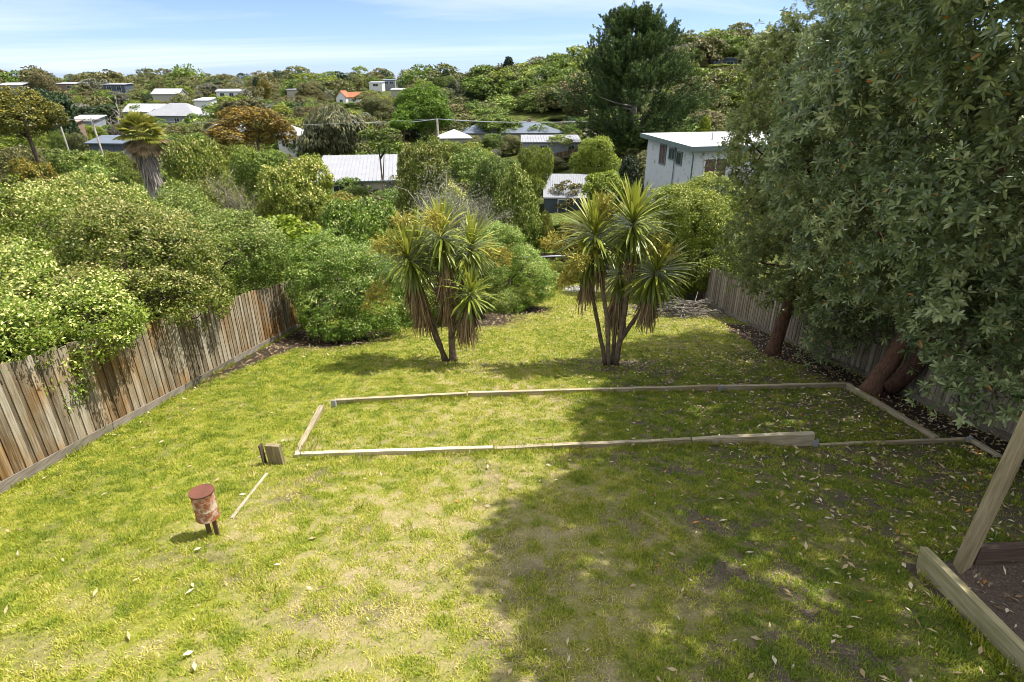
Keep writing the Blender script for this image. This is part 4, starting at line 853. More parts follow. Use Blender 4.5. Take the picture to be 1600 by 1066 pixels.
# shed behind the yard
t, c, zb, H = house('garden_shed', 'dark blue grey corrugated shed with a rust streaked zinc roof', 887, 309, 62, 5.0, 6.6, 2.3, 'skillion', 1.5, WALLD, ROOFRUST, R(-3), (), .12)
t['label'] = 'dark blue grey corrugated shed with a rust streaked zinc roof and white framed door'
mb = MB()
for k in range(26): mb.box((-2.5 + .1 + k * .192, -3.315, H / 2 - .1), (.08, .03, H - .3))
mb.build('cladding_ribs', WALLD, t)
mb = MB()
for k in range(27):
    x = -2.6 + k * .2; mb.hexa([(x, -3.4, H + .001), (x + .05, -3.4, H + .001), (x + .05, 3.4, H + 1.501), (x, 3.4, H + 1.501), (x + .01, -3.4, H + .04), (x + .04, -3.4, H + .04), (x + .04, 3.4, H + 1.54), (x + .01, 3.4, H + 1.54)], .5)
mb.build('roof_ribs', ROOFRUST, t)
d = MB(); ud, zd = -.55, H - 1.2
for a, b, sx_, sz in ((0, 1.0, 1.0, .09), (-.455, 0, .09, 1.91), (.455, 0, .09, 1.91)): d.box((ud + a, -3.36, zd + b), (sx_, .06, sz))
do = d.build('door', WHITEP, t); MB().box((ud, -3.345, zd), (.81, .04, 1.9)).build('door_panel', WALLD, do)
keep(842, 270, 922, 336, 60)
house('grey_roofed_house', 'low house under a wide pale grey roof left of the small dark tree', 556, 283, 68, 8.6, 8.5, 2.6, 'skillion', 1.9, WALLC, ROOFG, R(9), ((-2, .5, 1.2, 1.0),), .35, gut=TRIM); keep(492, 244, 604, 288, 66)
house('long_house', 'long low house with a flat pale roof and grey wall in the valley', 862, 222, 98, 9.2, 6.5, 3.4, 'skillion', .55, WALLG, ROOFG, 0, ((3.2, .5, .9, 1.6), (-1.5, .5, 1.6, 1.2)), .3); keep(822, 210, 904, 240, 96)
house('slate_roofed_house', 'house with a broad slate blue hipped roof above the long low house', 800, 208, 122, 20, 10, 3.4, 'hip', 1.9, WALLC, ROOFD, R(4), ((6, .6, 1.8, 1.4),), .5, chimney=True); keep(722, 193, 880, 208, 120)
house('white_roofed_house', 'small house with a pointed white roof left of the slate roofed one', 712, 216, 100, 4.8, 5, 3, 'hip', 1.2, WALLC, ROOFW, R(10)); keep(690, 203, 736, 216, 98)
house('white_roofed_house', 'little white roof among the bushes above the slate roofed house', 834, 184, 172, 9, 4, 3, 'skillion', .7, WALLG, ROOFW); keep(811, 177, 860, 186, 170)
house('tan_roofed_house', 'house with a pink tan roof behind the big conifer trunk', 945, 210, 112, 7.0, 7, 3.2, 'gable_x', 1.3, WALLC, ROOFT, R(-12)); keep(915, 199, 966, 212, 110)
house('hip_roofed_house', 'big grey walled house with a white hipped roof on the left slope', 262, 181, 165, 14.5, 10, 3.6, 'hip', 3.0, WALLG, ROOFG, R(-6), ((-3.4, .6, 1.3, 1.4), (2.0, .6, 1.3, 1.4), (5.4, .6, 1.2, 1.6)), .5)
house('hip_roofed_wing', 'lower white roofed wing joined behind the big grey walled house', 218, 175, 172, 10.5, 7, 3.6, 'gable_x', 2.0, WALLG, ROOFW, R(-6)); keep(198, 160, 310, 190, 160)
house('gabled_house', 'grey gable end with white barge boards beside the rusty tree', 336, 206, 96, 3.8, 5, 2.8, 'gable_y', 1.1, WALLG, ROOFW, R(-18), (), .25); keep(318, 193, 352, 212, 94)
house('pale_house', 'white two level house half hidden behind the rusty tree', 452, 212, 108, 4.4, 6, 5.0, 'hip', 1.5, WHITEP, ROOFW, R(8), ((1, .7, 1.2, 1.2), (-1, .7, 1, 1.2))); keep(436, 198, 472, 238, 104)
house('pink_roofed_house', 'low house with a pale pink roof at the left edge of the valley', 72, 196, 120, 7, 6, 3, 'skillion', .9, WALLB, ROOFT, R(6)); keep(46, 186, 98, 198, 118)
house('white_roofed_house', 'narrow white roof behind the leaning power pole', 122, 189, 140, 5.4, 5, 3, 'skillion', 1.0, WALLG, ROOFW); keep(106, 181, 136, 191, 138)
house('blue_roofed_shed', 'blue grey roofed shed at the foot of the leaning power pole', 160, 224, 86, 5.0, 3, 2.6, 'skillion', .8, WALLD, ROOFD, R(-6)); keep(130, 216, 190, 234, 84)
RID = ((12, 133, 255, 9, 5, 'skillion', .9, WALLG, ROOFW, 'ridge house with a white roof at the far left edge', ((0, .8, 2, 1.2),)),
       (107, 131, 300, 12, 6, 'skillion', .7, WALLB, ROOFG, 'long ridge house with a pale flat roof right of the tall left dome tree', ((0, .8, 3, 1.2),)),
       (176, 132, 285, 10, 6, 'skillion', .5, WALLD, ROOFG, 'dark glassy ridge house under a thin pale roof', ((-2.5, .7, 2, 2), (2.2, .7, 2, 2))),
       (257, 147, 232, 9.5, 7, 'gable_x', 1.8, WALLC, ROOFW, 'white gabled house above the big grey walled house', ()),
       (289, 134, 318, 5, 5, 'skillion', .5, WALLG, ROOFG, 'tiny pale roof on the slope left of the white windowed house', ()),
       (312, 157, 205, 5, 5, 'skillion', .8, WHITEP, ROOFW, 'small white wall showing between bushes below the left ridge', ()),
       (360, 143, 240, 11, 7, 'gable_x', .9, WHITEP, ROOFG, 'white house with dark windows across its front below the left ridge', ((-3.4, .6, 1.5, 1.3), (0, .6, 1.5, 1.3), (3.4, .6, 1.5, 1.3))),
       (462, 140, 262, 8.5, 7, 'skillion', .8, WALLC, ROOFG, 'flat roofed cream house in the middle of the far slope', ((1, .9, 2, 1.2),)),
       (586, 129, 390, 8, 7, 'skillion', .7, WHITEP, ROOFG, 'white house on the skyline left of the lime tree', ((0, .9, 3, 1.3),)),
       (607, 125, 400, 7.5, 7, 'skillion', .5, WALLG, ROOFD, 'grey two level box on the skyline beside a mast', ((-1.4, .9, 2, 1.4), (1.6, .9, 2, 1.4))),
       (629, 127, 395, 6.5, 7, 'skillion', .4, WALLD, ROOFD, 'dark blue box on the skyline just left of the lime tree', ((0, .9, 2, 1.4),)),
       (622, 140, 300, 7, 6, 'skillion', .6, WALLC, ROOFW, 'thin white roof below the skyline houses', ()),
       (1133, 91, 195, 8, 8, 'skillion', .5, WALLD, ROOFD, 'dark grey hilltop house seen through twigs of the olive tree', ((-2, .8, 2, 1.6), (1.8, .8, 2, 1.6))))
for px, py, Y, w_, d_, rf, rh, wm, rm, lab, wins in RID:
    house('hillside_house', lab, px, py, Y, w_, d_, 4.2, rf, rh, wm, rm, R(random.uniform(-10, 10)), wins); dx = w_ / 2 * FPX / (Y * .95); keep(px - dx, py - rh * 3.2 - 1, px + dx, py + 9, Y - 2)
house('red_roofed_house', 'white gabled house with an orange red roof in the middle distance', 532, 152, 230, 3.6, 6, 4.5, 'gable_y', 2.2, WHITEP, ROOFR, R(-4), ((0, .8, 1.2, 1.6),), .3)
house('red_roofed_wing', 'long orange red roof joined to the white gable', 549, 152, 233, 4.6, 5, 4, 'gable_x', 1.6, WHITEP, ROOFR, R(-4)); keep(524, 142, 560, 158, 228)
house('brown_roofed_house', 'brick house with a brown tiled hip roof on the right hilltop', 1088, 93, 192, 7.5, 7, 4, 'hip', 2, WALLB, ROOFB, R(5), ((0, .8, 2, 1.4),)); keep(1070, 84, 1110, 106, 190)
fence('boundary_fence', 'brown boundary fence below the long low house', (6.4, 91), (10.6, 90), 1.75, PALINGD, plinth=False, face=-1, sp=.3, pw=.32); keep(866, 238, 902, 256, 88)
fence('boundary_fence', 'dark side fence running away beside the rust roofed shed', (7.5, 50), (9.6, 84), 1.75, PALINGD, plinth=False, face=1, sp=.45, pw=.48)
# the strip of road beyond the shed
xs_, ys_ = np.linspace(3.5, 9, 8), np.linspace(76, 81, 6); gx, gy = np.meshgrid(xs_, ys_, indexing='ij')
k = np.arange(7)[:, None] * 6 + np.arange(5)[None]; k = k.ravel()
tag(link('road', np_mesh('road', np.stack([gx, gy, T(gx, gy) + .12], -1).reshape(-1, 3), np.stack([k, k + 6, k + 7, k + 1], 1)), None, [ASPH]), kind='structure'); keep(856, 258, 892, 274, 74)

# ------------------------------------------------------------------ poles and wires
POLEW = wood_mat('old_pole_timber', [(.25, (.10, .085, .07)), (.5, (.19, .17, .145)), (.75, (.28, .255, .225))], 'Z', 5, 5, bump=.5)
def pole(label, px, pytop, Y, h, lean=0, arm=0, r_=.13):
    p = at(px, pytop, Y); zb = Tz(p[0], Y); h = p[2] - zb
    t = thing('power_pole', label, 'power pole', (p[0], Y, zb)); MB().tube([(-lean, 0, -.3), (0, 0, h)], [r_ * 1.2, r_], 10).build('shaft', POLEW, t)
    if arm:
        MB().box((0, 0, h - .25), (arm, .10, .12)).build('crossarm', BARKG, t)
        for s in (-.8, -.3, .3, .8): MB().tube([(s * arm / 2, 0, h - .19), (s * arm / 2, 0, h - .02)], .05, 8).build('insulator', WHITEP, t)
    return Vector((p[0], Y, p[2]))
P1 = pole('leaning grey power pole with a crossarm left of the fan palm', 142, 184, 70, 8, -.55, 1.9, .10)
P2 = pole('short pale pole stub among bushes at the left', 95, 198, 76, 6, -.3, 0, .09)
P3 = pole('pale power pole standing before the lime tree', 683, 186, 104, 8, 0, 0, .17)
tag(MB().tube([P1 + Vector((-.9, 0, -.2)), Vector(at(60, 186, 84))], .025, 6).tube([P1 + Vector((.9, 0, -.2)), P3.lerp(P1, .5) + Vector((0, 0, -.9)), P3], .012, 6).build('power_line', STEEL, None), 'thin wires slung from the leaning power pole', 'wire')
def sagline(a, b, s, r_):
    mb = MB(); mb.tube([a.lerp(b, f / 12) - Vector((0, 0, s * 4 * (f / 12) * (1 - f / 12))) for f in range(13)], r_, 6); return mb.build('power_line', plainwire, None)
plainwire = plain_mat('bundled_cable', (.42, .44, .45), .6, .1, 2)
tag(sagline(P3, Vector(at(968, 187, 100)), .5, .06), 'thick bundled cable running right from the pale power pole', 'wire')
tag(sagline(P3, Vector(at(560, 191, 110)), .4, .06), 'thick bundled cable running left from the pale power pole', 'wire')

# ------------------------------------------------------------------ conifer, palm, twiggy things
def conifer():
    b = at(984, 215, 92); zb = Tz(b[0], 92); base = Vector((b[0], 92, zb)); top = at(975, 6, 92)[2] - zb
    t = thing('conifer', 'tall dark spreading cypress standing above the white board house', 'tree', base)
    prof = [(.0, 0.5), (.12, 6.5), (.22, 9.3), (.36, 9.6), (.5, 8.6), (.62, 7.2), (.74, 5.6), (.86, 4.3), (.95, 2.6), (1.0, .6)]
    nl_, per, m = 165, 17, 50; n = nl_ * per
    hl = np.concatenate([rng.uniform(.08, .97, nl_ - 8), rng.uniform(.84, .99, 8)]); al = np.arange(nl_) * 2.39996 + rng.normal(0, .35, nl_); Rl = np.interp(hl, *zip(*prof)) * rng.choice((.72, .88, .96, 1.04, 1.14), nl_)
    h = np.repeat(hl, per); az = np.repeat(al, per) + rng.normal(0, .13, n); f = np.tile(np.linspace(.30, 1.0, per), nl_) + rng.normal(0, .05, n); Rm_ = np.repeat(Rl, per)
    rise = .10 + .75 * h ** 1.6
    C = np.stack([np.cos(az) * Rm_ * f, np.sin(az) * Rm_ * f, h * top * .93 + Rm_ * f * rise * .55 - .8 * (1 - h) + rng.normal(0, .40, n)], 1); C[:, 0] += np.interp(h, [0, .3, .7, 1], [.5, .6, -.3, -.8])
    C[:, 2] = np.minimum(C[:, 2], top * .98)
    out = np.stack([np.cos(az), np.sin(az), .45 + 1.5 * h], 1); ax = unit(out + .45 * rdir(n))
    Ln = rng.uniform(1.2, 2.6, n) * (1.05 - .35 * h)
    s = rng.random((n, m)); rad = .42 * np.sin(np.pi * np.clip(s * .85 + .15, 0, 1)) * np.sqrt(rng.random((n, m)))
    rdv = rdir(n * m).reshape(n, m, 3); rdv[..., 2] *= .55
    P = C[:, None] + ax[:, None] * ((s - .3) * Ln[:, None])[..., None] + rdv * rad[..., None]
    P = P.reshape(-1, 3); D = unit(np.repeat(ax, m, 0) + .75 * rdir(n * m)); V, Q = leafquads(P, D, unit(rdir(n * m) + np.array((0, 0, .8))), .34 * rng.uniform(.6, 1.3, n * m), .17, .1)
    c = np.clip(.45 * np.repeat(rng.random(n), m) + .35 * rng.random(n * m) + .22 * (s.ravel() > .75), 0, 1)
    link('crown', np_mesh('crown', V, Q, c), t, [CYPR])
    mb = MB(); mb.tube([(0, 0, -.4), (.1, 0, 2), (.3, .1, 6), (0, 0, 12), (-.5, 0, top * .93)], [.8, .6, .45, .25, .06], 11)
    for k in range(46):
        i = rng.integers(n); e = Vector(C[i]); z0 = max(2.0, e.z - rng.uniform(.5, 2.5)); mb.tube([(.1, 0, z0), tuple(Vector((.1, 0, z0)).lerp(e, .5) + Vector((0, 0, -.2))), tuple(e)], [.16, .10, .03], 6)
    mb.build('trunk', BARKG, t)
conifer()
def palm():
    b = at(226, 232, 43); zb = Tz(b[0], 43); t = thing('fan_palm', 'fan palm with a thick shaggy grey trunk and drooping fronds', 'palm', (b[0], 43, zb)); hc = at(220, 204, 43)[2] - zb
    mb = MB(); mb.tube([(0.1, 0, -.3), (.05, 0, hc * .45), (0, 0, hc - .9)], [.40, .46, .52], 16); mb.build('trunk', BARKG, t)
    V, Q, c = skirt([np.array((0, 0, hc - .3)), np.array((0.05, 0, hc - 3.6))], 620, .9, .10, .46); link('dead_leaf_skirt', np_mesh('dead_leaf_skirt', V, Q, c), t, [BARKDL])
    for nm, mat, e0, e1, nf in (('frond_head', PALMG, 86, -8, 40), ('drooping_frond_head', PALMD, -10, -62, 18)):
        parts = []
        for k in range(nf):
            f = (k + .5) / nf; e = R(e0 + (e1 - e0) * f) + random.uniform(-.15, .15); a = k * 2.4 + random.uniform(-.2, .2)
            d = np.array((math.cos(e) * math.cos(a), math.cos(e) * math.sin(a), math.sin(e))); L = random.uniform(.7, 1.05); pc = np.array((0, 0, hc - .3)) + d * L
            side = unit(np.cross(d, (0, 0, 1.0)))[None]; nb = 15; th = np.linspace(-1.35, 1.35, nb)
            D = np.cos(th)[:, None] * d[None] + np.sin(th)[:, None] * side; D = unit(D + np.array((0, 0, -.18)))
            V, Q = leafquads(np.repeat(pc[None], nb, 0), D, unit(np.cross(side[0], d))[None].repeat(nb, 0) + .25 * rdir(nb), .95 * (1 - .25 * np.abs(th) / 1.35), .13, .1, True, .22)
            parts.append((V, Q, np.clip(rng.normal(.5, .2, 1) + rng.normal(0, .12, 2 * nb), 0, 1)))
            V1, Q1 = leafquads(np.array([(0, 0, hc - .3)]), d[None], side, L, .05); parts.append((V1, Q1, np.array([.6])))
        V, Q, c = join_np(parts); link(nm, np_mesh(nm, V, Q, c), t, [mat])
BARKDL = leaf_mat('shaggy_dead_fronds', [(0, (.10, .085, .07)), (.5, (.22, .19, .16)), (1, (.36, .31, .26))], .05, .85, .05)
palm(); keep(182, 165, 256, 290, 42)
def twigs(name, label, cat, base, H, Rr, n, mat, leaf=None, nleaf=0, th=.02, group=None):
    base = Vector((base[0], base[1], Tz(base[0], base[1]))); t = thing(name, label, cat, base, group); mb = MB(); ends = []
    for k in range(max(3, n // 14)):
        a = random.uniform(0, 6.28); e = Vector((math.cos(a) * Rr * random.uniform(.1, .7), math.sin(a) * Rr * random.uniform(.1, .7), H * random.uniform(.55, .9))); m = e * .5 + Vector((random.uniform(-.2, .2), random.uniform(-.2, .2), .1 * H))
        mb.tube([(0, 0, -.1), m, e], [th * 2.4, th * 1.7, th], 6)
        for j in range(14):
            s = m.lerp(e, random.uniform(-.3, 1)); q = s + Vector(rdir(1)[0] * Rr * random.uniform(.25, .6)) + Vector((0, 0, H * .12)); mb.tube([s, s.lerp(q, .5) + Vector((0, 0, .06 * H)), q], [th * .8, th * .55, th * .3], 5); ends.append(q)
    mb.build('branches', mat, t)
    if leaf and nleaf:
        E = np.array([tuple(e) for e in ends]); C = E[rng.integers(0, len(E), nleaf)] + rng.normal(0, .28, (nleaf, 3)) * (Rr / 2.5)
        V, Q = leafquads(C, rdir(nleaf), unit(rdir(nleaf) + np.array((0, 0, .8))), .10 * rng.uniform(.6, 1.4, nleaf), .045); link('crown', np_mesh('crown', V, Q, rng.random(nleaf)), t, [leaf])
    return t
x = at(690, 300, 31.5)[0]
twigs('dying_shrub', 'grey half dead shrub full of bare twigs behind the skirted cordyline', 'shrub', (x, 31.5), 6.0, 2.9, 150, BARKG, GREY, 9000, .03)
x = at(745, 300, 33.0)[0]
twigs('dying_shrub', 'smaller brownish twiggy shrub beside the tall narrow column tree', 'shrub', (x, 33.0), 5.4, 2.1, 110, BARKG, GREY, 6000, .028)
x = at(358, 290, 44)[0]
twigs('leaning_tree', 'thin leaning tree with sparse grey leaves above the grass clearing', 'tree', (x, 44), 6.0, 2.6, 100, BARKG, OLIVE, 5200, .04)
x = at(182, 170, 118)[0]
twigs('bare_tree', 'pale bare branched tree above the fan palm', 'tree', (x, 118), 10.5, 3.6, 110, BARKG, None, 0, .09)
pb = gp(1062, 494); t = thing('branch_pile', 'heap of cut grey branches lying under the yellow green bush', 'branch pile', pb); mb = MB()
for k in range(90):
    a = random.uniform(-.5, .5) + (0 if random.random() < .7 else 1.4); c = Vector((random.gauss(0, .75), random.gauss(0, .4), random.uniform(.05, .55))); l = random.uniform(.4, 1.1); d = Vector((math.cos(a), math.sin(a), random.uniform(-.25, .3)))
    c.z *= max(.2, 1 - abs(c.x) / 1.9); mb.tube([c - d * l, c + Vector((0, 0, .06)), c + d * l + Vector((0, 0, random.uniform(-.1, .1)))], [.022, .018, .008], 5)
mb.build('branches', POLEW, t)
pb = Vector(at(228, 292, 37)); pb.z = Tz(pb.x, pb.y); t = thing('timber_heap', 'heap of old grey timber beside the fan palm', 'timber heap', pb); mb = MB()
for k in range(14): mb.beam((random.uniform(-1.3, 0), random.uniform(-.5, .5), .3 + .25 * k * .3), (random.uniform(.3, 1.6), random.uniform(-.5, .5), .4 + .3 * k * .3), .12, .06)
mb.build('planks', BARKG, t)
pg = gp(905, 452); n = 2600; a = rng.uniform(0, 6.28, n); r_ = np.sqrt(rng.random(n)); x = pg.x + 1.0 * r_ * np.cos(a); y = pg.y + 1.5 * r_ * np.sin(a)
V, Q = leafquads(np.stack([x, y, T(x, y) + .01], 1), rdir(n), unit(np.array((0, 0, 1.)) + .6 * rdir(n)), .07 * rng.uniform(.5, 1.5, n), .055, .3)
tag(link('gravel', np_mesh('gravel', V, Q, rng.random(n)), None, [GRAVEL]), 'patch of pale gravel at the bottom end of the lawn', 'gravel', kind='stuff')

# ------------------------------------------------------------------ trees one can point to
TREES = (
 ('rusty_tree', 'spreading rusty orange tree in the valley left of the drab olive tree', 387, 158, 124, 80, RUST, 'fine0', 238),
 ('drooping_tree', 'drab olive round headed tree with hanging foliage behind the grey roof', 512, 155, 106, 96, WILLOW, 'hang0', 250),
 ('lime_tree', 'bright lime green tall tree rising to the skyline behind the pale pole', 664, 121, 92, 112, LIME, 'fine1', 218),
 ('lime_tree', 'lower bright green tree leaning on the left foot of the lime tree', 628, 168, 46, 108, LIME, 'round1', 206),
 ('umbrella_tree', 'small dark crowned tree on bare forked stems before the grey roof', 592, 196, 66, 58, GREEN, 'open0', 238),
 ('pale_bush', 'large pale flowering bush left of the grey roofed house', 455, 238, 118, 46, PITTO, 'fine2', None),
 ('pale_bush', 'pale flowering bush right behind the fan palm trunk', 285, 194, 90, 52, PITTO, 'fine0', None),
 ('pale_bush', 'pale rounded bush in front of the fan palm foot', 264, 264, 84, 36, PITTO, 'fine1', None),
 ('pale_bush', 'pale bush with twiggy grey patches right of the small dark crowned tree', 655, 206, 96, 47, PITTO, 'fine2', None),
 ('column_tree', 'tall narrow pale green column of a tree left of the shed', 806, 240, 80, 40.5, PITTO, 'fine1', None),
 ('lemon_tree', 'round bright green tree right of the long low house', 935, 206, 80, 72, YGREEN, 'fine2', None),
 ('green_bush', 'bright green bush between the shed and the white board house', 952, 262, 74, 54, YGREEN, 'round0', None),
 ('green_bush', 'yellow green bush left of the shed roof', 836, 216, 58, 66, YGREEN, 'fine0', None),
 ('yellow_tree', 'yellow orange leaning wattle at the left edge', 18, 126, 116, 62, WATTLE, 'fine1', 226),
 ('dark_tree', 'dark green conifer shaped tree below the left ridge', 78, 136, 56, 118, DARK, 'round2', None),
 ('dark_tree', 'dark pointed tree on the skyline below the right hill', 768, 128, 30, 190, DARK, 'cone0', None),
 ('round_bush', 'small clipped yellow bush right of the conifer', 1104, 178, 26, 118, LIMEB, 'round1', None),
 ('brown_tree', 'tall domed brown olive tree standing on the left ridge', 57, 107, 44, 262, BROWNO, 'fine0', None),
 ('brown_tree', 'orange tipped small tree on the skyline above the rusty tree', 408, 121, 24, 250, WATTLE, 'round0', None),
 ('brown_tree', 'brown olive tree with bare trunk just below the red roofed house', 588, 150, 50, 150, OLIVE, 'fine2', 186),
 ('green_bush', 'green bush directly behind the bright lime shrub', 562, 292, 120, 27, PITTO2, 'fine0', None),
 ('green_bush', 'low olive bush between the lime shrub and the grey roof', 520, 300, 90, 36, GREEN, 'fine1', None),
 ('dark_bush', 'dark hedge like bush left of the white board house', 986, 240, 44, 58, DARK, 'round1', None),
 ('yellow_bush', 'yellowish twiggy bush behind the dark bottom fence', 898, 344, 62, 39, WATTLE, 'fine2', None),
 ('yellow_bush', 'small yellow green bush against the tall column tree', 853, 322, 34, 41, YGREEN, 'fine1', None),
 ('pale_bush', 'pale bush below the leaning power pole', 108, 224, 86, 66, PITTO2, 'fine0', None),
 ('pale_bush', 'yellow green bush at the edge of the left grass clearing', 45, 246, 62, 58, WATTLE, 'round2', None),
 ('pale_bush', 'broad pale bush in front of the blue roofed shed', 140, 245, 130, 50, PITTO2, 'fine1', None),
 ('pale_bush', 'low pale bush below the fan palm on the left', 175, 262, 80, 44, GREEN, 'fine2', None),
 ('pale_bush', 'dense green bush under the gable end of the grey house', 300, 206, 70, 70, YGREEN, 'fine1', None),
 ('green_bush', 'green bush filling the gap under the rusty tree', 400, 226, 90, 66, GREEN, 'fine2', None),
 ('pale_bush', 'dark leafy bush between the drab olive tree and the pale pole', 735, 222, 90, 74, PITTO2, 'fine1', None),
 ('pale_bush', 'wide green bush between the column tree and the slate roof', 770, 232, 80, 60, GREEN, 'fine0', None),
 ('green_bush', 'olive bush under the yellow wattle at the left edge', 18, 222, 76, 72, OLIVE, 'fine0', None),
 ('green_bush', 'small round bush right below the pointed white roof', 714, 217, 60, 92, GREEN, 'fine2', None),
 ('green_bush', 'rounded olive bush left of the blue roofed shed', 128, 229, 56, 73, OLIVE, 'fine1', None),
 ('green_bush', 'tiny bush just above the left end of the slate roof', 772, 185, 44, 152, YGREEN, 'fine0', None),
 ('green_bush', 'small olive bush just below the little white roof', 818, 188, 40, 148, OLIVE, 'fine1', None),
 ('green_bush', 'small green bush right of the little white roof', 872, 183, 46, 150, GREEN, 'fine2', None),
 ('green_bush', 'yellow green bush above the right end of the slate roof', 900, 190, 44, 140, YGREEN, 'fine0', None),
 ('green_bush', 'leafy bush before the wall of the blue roofed shed', 168, 229, 64, 72, GREEN, 'fine2', None),
 ('pale_bush', 'dim bush low behind the rounded pale bush', 700, 300, 100, 36, PITTO2, 'fine2', None),
)
boxes = []
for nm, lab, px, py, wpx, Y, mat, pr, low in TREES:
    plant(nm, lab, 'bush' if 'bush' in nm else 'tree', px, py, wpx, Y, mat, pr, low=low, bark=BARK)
SPECIAL = [(px - w_ * .38, py + 4, px + w_ * .38, py + w_ * .55, Y) for nm, lab, px, py, w_, Y, *_ in TREES if 'bush' not in nm] + [(905, 10, 1085, 180, 90), (182, 165, 256, 285, 42), (345, 235, 375, 290, 44), (20, 286, 62, 304, 60), (300, 288, 345, 310, 60), (668, 185, 695, 212, 100), (136, 184, 156, 232, 68)]
def clear(px, py, wpx, hpx, Y, soft=.3):
    for x0, y0, x1, y1, Yk in KEEP + SPECIAL:
        if Y < Yk + 1.0 and px + wpx / 2 > x0 + 1 and px - wpx / 2 < x1 - 1 and py < y1 - 1 and py + hpx > y0: return False
    return True
def fill(n, Y0, Y1, wr, hr, pal, group, labs, power=1.0):
    made, tries = 0, 0
    while made < n and tries < n * 60:
        tries += 1; Y = Y0 + (Y1 - Y0) * rng.random() ** power; px = rng.uniform(-90, 1240)
        x = (px - 800) / FPX * (Y * .98); 
        if -7.8 < x < 9.2 and Y < 36: continue
        if 0 < x < 8 and Y < 62: continue
        k = rng.integers(len(pal)); mat, lab, protos = pal[k]
        w_, h_ = rng.uniform(*wr), 0; h_ = w_ * rng.uniform(*hr); zb = Tz(x, Y)
        top = proj((x, Y, zb + h_)); wpx = w_ * FPX / top[2]; bot = proj((x, Y, zb))
        if not clear(px, top[1], wpx, bot[1] - top[1], Y): continue
        t = thing('tree' if h_ > 4 else 'bush', lab % group[1], 'tree' if h_ > 4 else 'bush', (x, Y, zb), '%s %s' % (lab.split(' %s')[0], group[0]), rng.uniform(0, 6.28))
        inst('crown', PROTO[protos[rng.integers(len(protos))]], t, mat, (0, 0, 0), (w_ / 2, w_ / 2 * rng.uniform(.85, 1.15), h_ / 1.95))
        made += 1
PAL = [(PITTO2, 'pale tipped rounded bush'), (GREEN, 'mid green bush'), (YGREEN, 'yellow green bush'), (OLIVE, 'dull olive bush')]
for x0, y0, x1, y1, Yk in list(KEEP):
    if Yk < 60 or Yk > 250 or Yk in (74, 88): continue
    px = x0 - 6; Y = Yk - 4
    while px < x1 + 6:
        w_ = rng.uniform(4.0, 6.0) * (.75 + Yk / 500); wpx = w_ * FPX / (Y * .98); m, lab = PAL[rng.integers(4)]; Yb = Y - rng.uniform(1, 5)
        ytop = y1 - 1 + rng.uniform(0, 5) * 100 / Yk
        if at(px, ytop, Yb)[2] - Tz(at(px, ytop, Yb)[0], Yb) > 1.0: plant('bush', lab + ' growing close under a house in the valley', 'bush', px + wpx * .4, ytop, wpx, Yb, m, 'fine%d' % rng.integers(3), group=lab + ' growing under the valley houses', trunk=False)
        px += wpx * .8
FN = ('fine0', 'fine1', 'fine2'); RD = ('round0', 'round1', 'round2', 'round3')
fill(125, 37, 112, (2.6, 5.4), (.62, 1.0), [(PITTO2, 'pale tipped rounded bush %s', FN), (GREEN, 'mid green bush %s', FN), (YGREEN, 'yellow green bush %s', FN), (PITTO, 'cream flowering bush %s', FN), (OLIVE, 'dull olive bush %s', FN), (WATTLE, 'golden green bush %s', FN)], ('in the valley', 'among the mixed greenery of the valley floor'), None, .9)
fill(190, 108, 300, (5.5, 11), (.6, .95), [(OLIVE, 'dull olive tree %s', FN + RD), (BROWNO, 'brownish olive tree %s', FN + RD), (GREEN, 'mid green tree %s', FN + RD), (YGREEN, 'yellow green tree %s', FN + RD), (OLIVE, 'dull olive tree %s', FN + RD), (DARK, 'dark green tree %s', ('round2', 'cone0', 'fine0')), (GREY, 'grey leaved tree %s', RD)], ('on the far slope', 'on the far wooded slope'), None, .9)

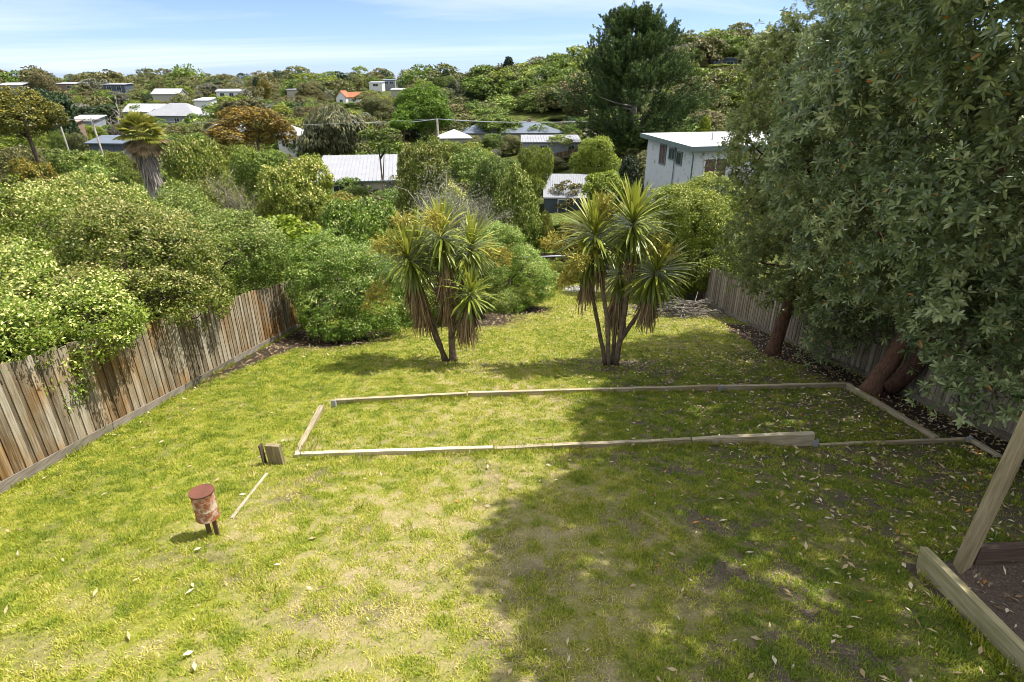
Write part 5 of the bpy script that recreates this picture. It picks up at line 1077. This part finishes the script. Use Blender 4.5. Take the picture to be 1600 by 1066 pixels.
# ------------------------------------------------------------------ the far woods, one mass
def woods():
    LOW = [crown_np(lobes_round(90 + k), 66, .25, 26, .13, .09, tip=.3, inner=.03, low=-.2) for k in range(4)]
    mats = [OLIVE, BROWNO, GREEN, YGREEN, DARK, GREY, PITTO2]; Vs, Qs, Rs, Ms, n, cnt, tries = [], [], [], [], 0, 0, 0
    while cnt < 2250 and tries < 30000:
        tries += 1; far = rng.random() < .38; hillt = cnt > 1850
        Y = rng.uniform(270, 640) if far else 52 + 230 * rng.random() ** .9
        px = rng.uniform(-120, 1260)
        if hillt: far = False; Y = rng.uniform(150, 255); px = rng.uniform(740, 1130)
        x = (px - 800) / FPX * Y * .98
        if 0 < x < 8 and Y < 62: continue
        w_ = rng.uniform(7, 11) if hillt else rng.uniform(5, 17) if far else rng.uniform(2.5, 6.0) * (.75 + Y / 300); h_ = w_ * rng.uniform(.5, .95); zb = Tz(x, Y); top = proj((x, Y, zb + h_)); bot = proj((x, Y, zb))
        if turf_at(x, Y) or not clear(px, top[1], w_ * FPX / top[2], bot[1] - top[1], Y): continue
        V, Q, c = LOW[rng.integers(4)]; a = rng.uniform(0, 6.28); ca, sa = math.cos(a), math.sin(a)
        Vn = np.stack([(V[:, 0] * ca - V[:, 1] * sa) * w_ / 2 + x, (V[:, 0] * sa + V[:, 1] * ca) * w_ / 2 + Y, V[:, 2] * h_ / 1.95 + zb - .1], 1)
        Vs.append(Vn); Qs.append(Q + n); Rs.append(np.clip(c * rng.uniform(.7, 1.1), 0, 1)); n += len(V)
        hill = x > 5 and Y > 120; p = (.16, .12, .30, .30, .03, .05, .04) if hill else ((.34, .30, .12, .08, .09, .06, .01) if far or Y > 200 else (.22, .10, .26, .20, .04, .04, .14))
        Ms.append(np.full(len(Q), rng.choice(7, p=p))); cnt += 1
    me = np_mesh('woods', np.concatenate(Vs), np.concatenate(Qs), np.concatenate(Rs)); o = link('woods', me, None, mats)
    me.polygons.foreach_set('material_index', np.concatenate(Ms).astype(np.int32)); me.update()
    tag(o, 'continuous bushland covering the far slopes and skyline', 'woods', kind='stuff')
def turf_at(x, y): return blob(x, y, -72, 88, 9, 7) + blob(x, y, -43, 80, 14, 9) > .5
woods()
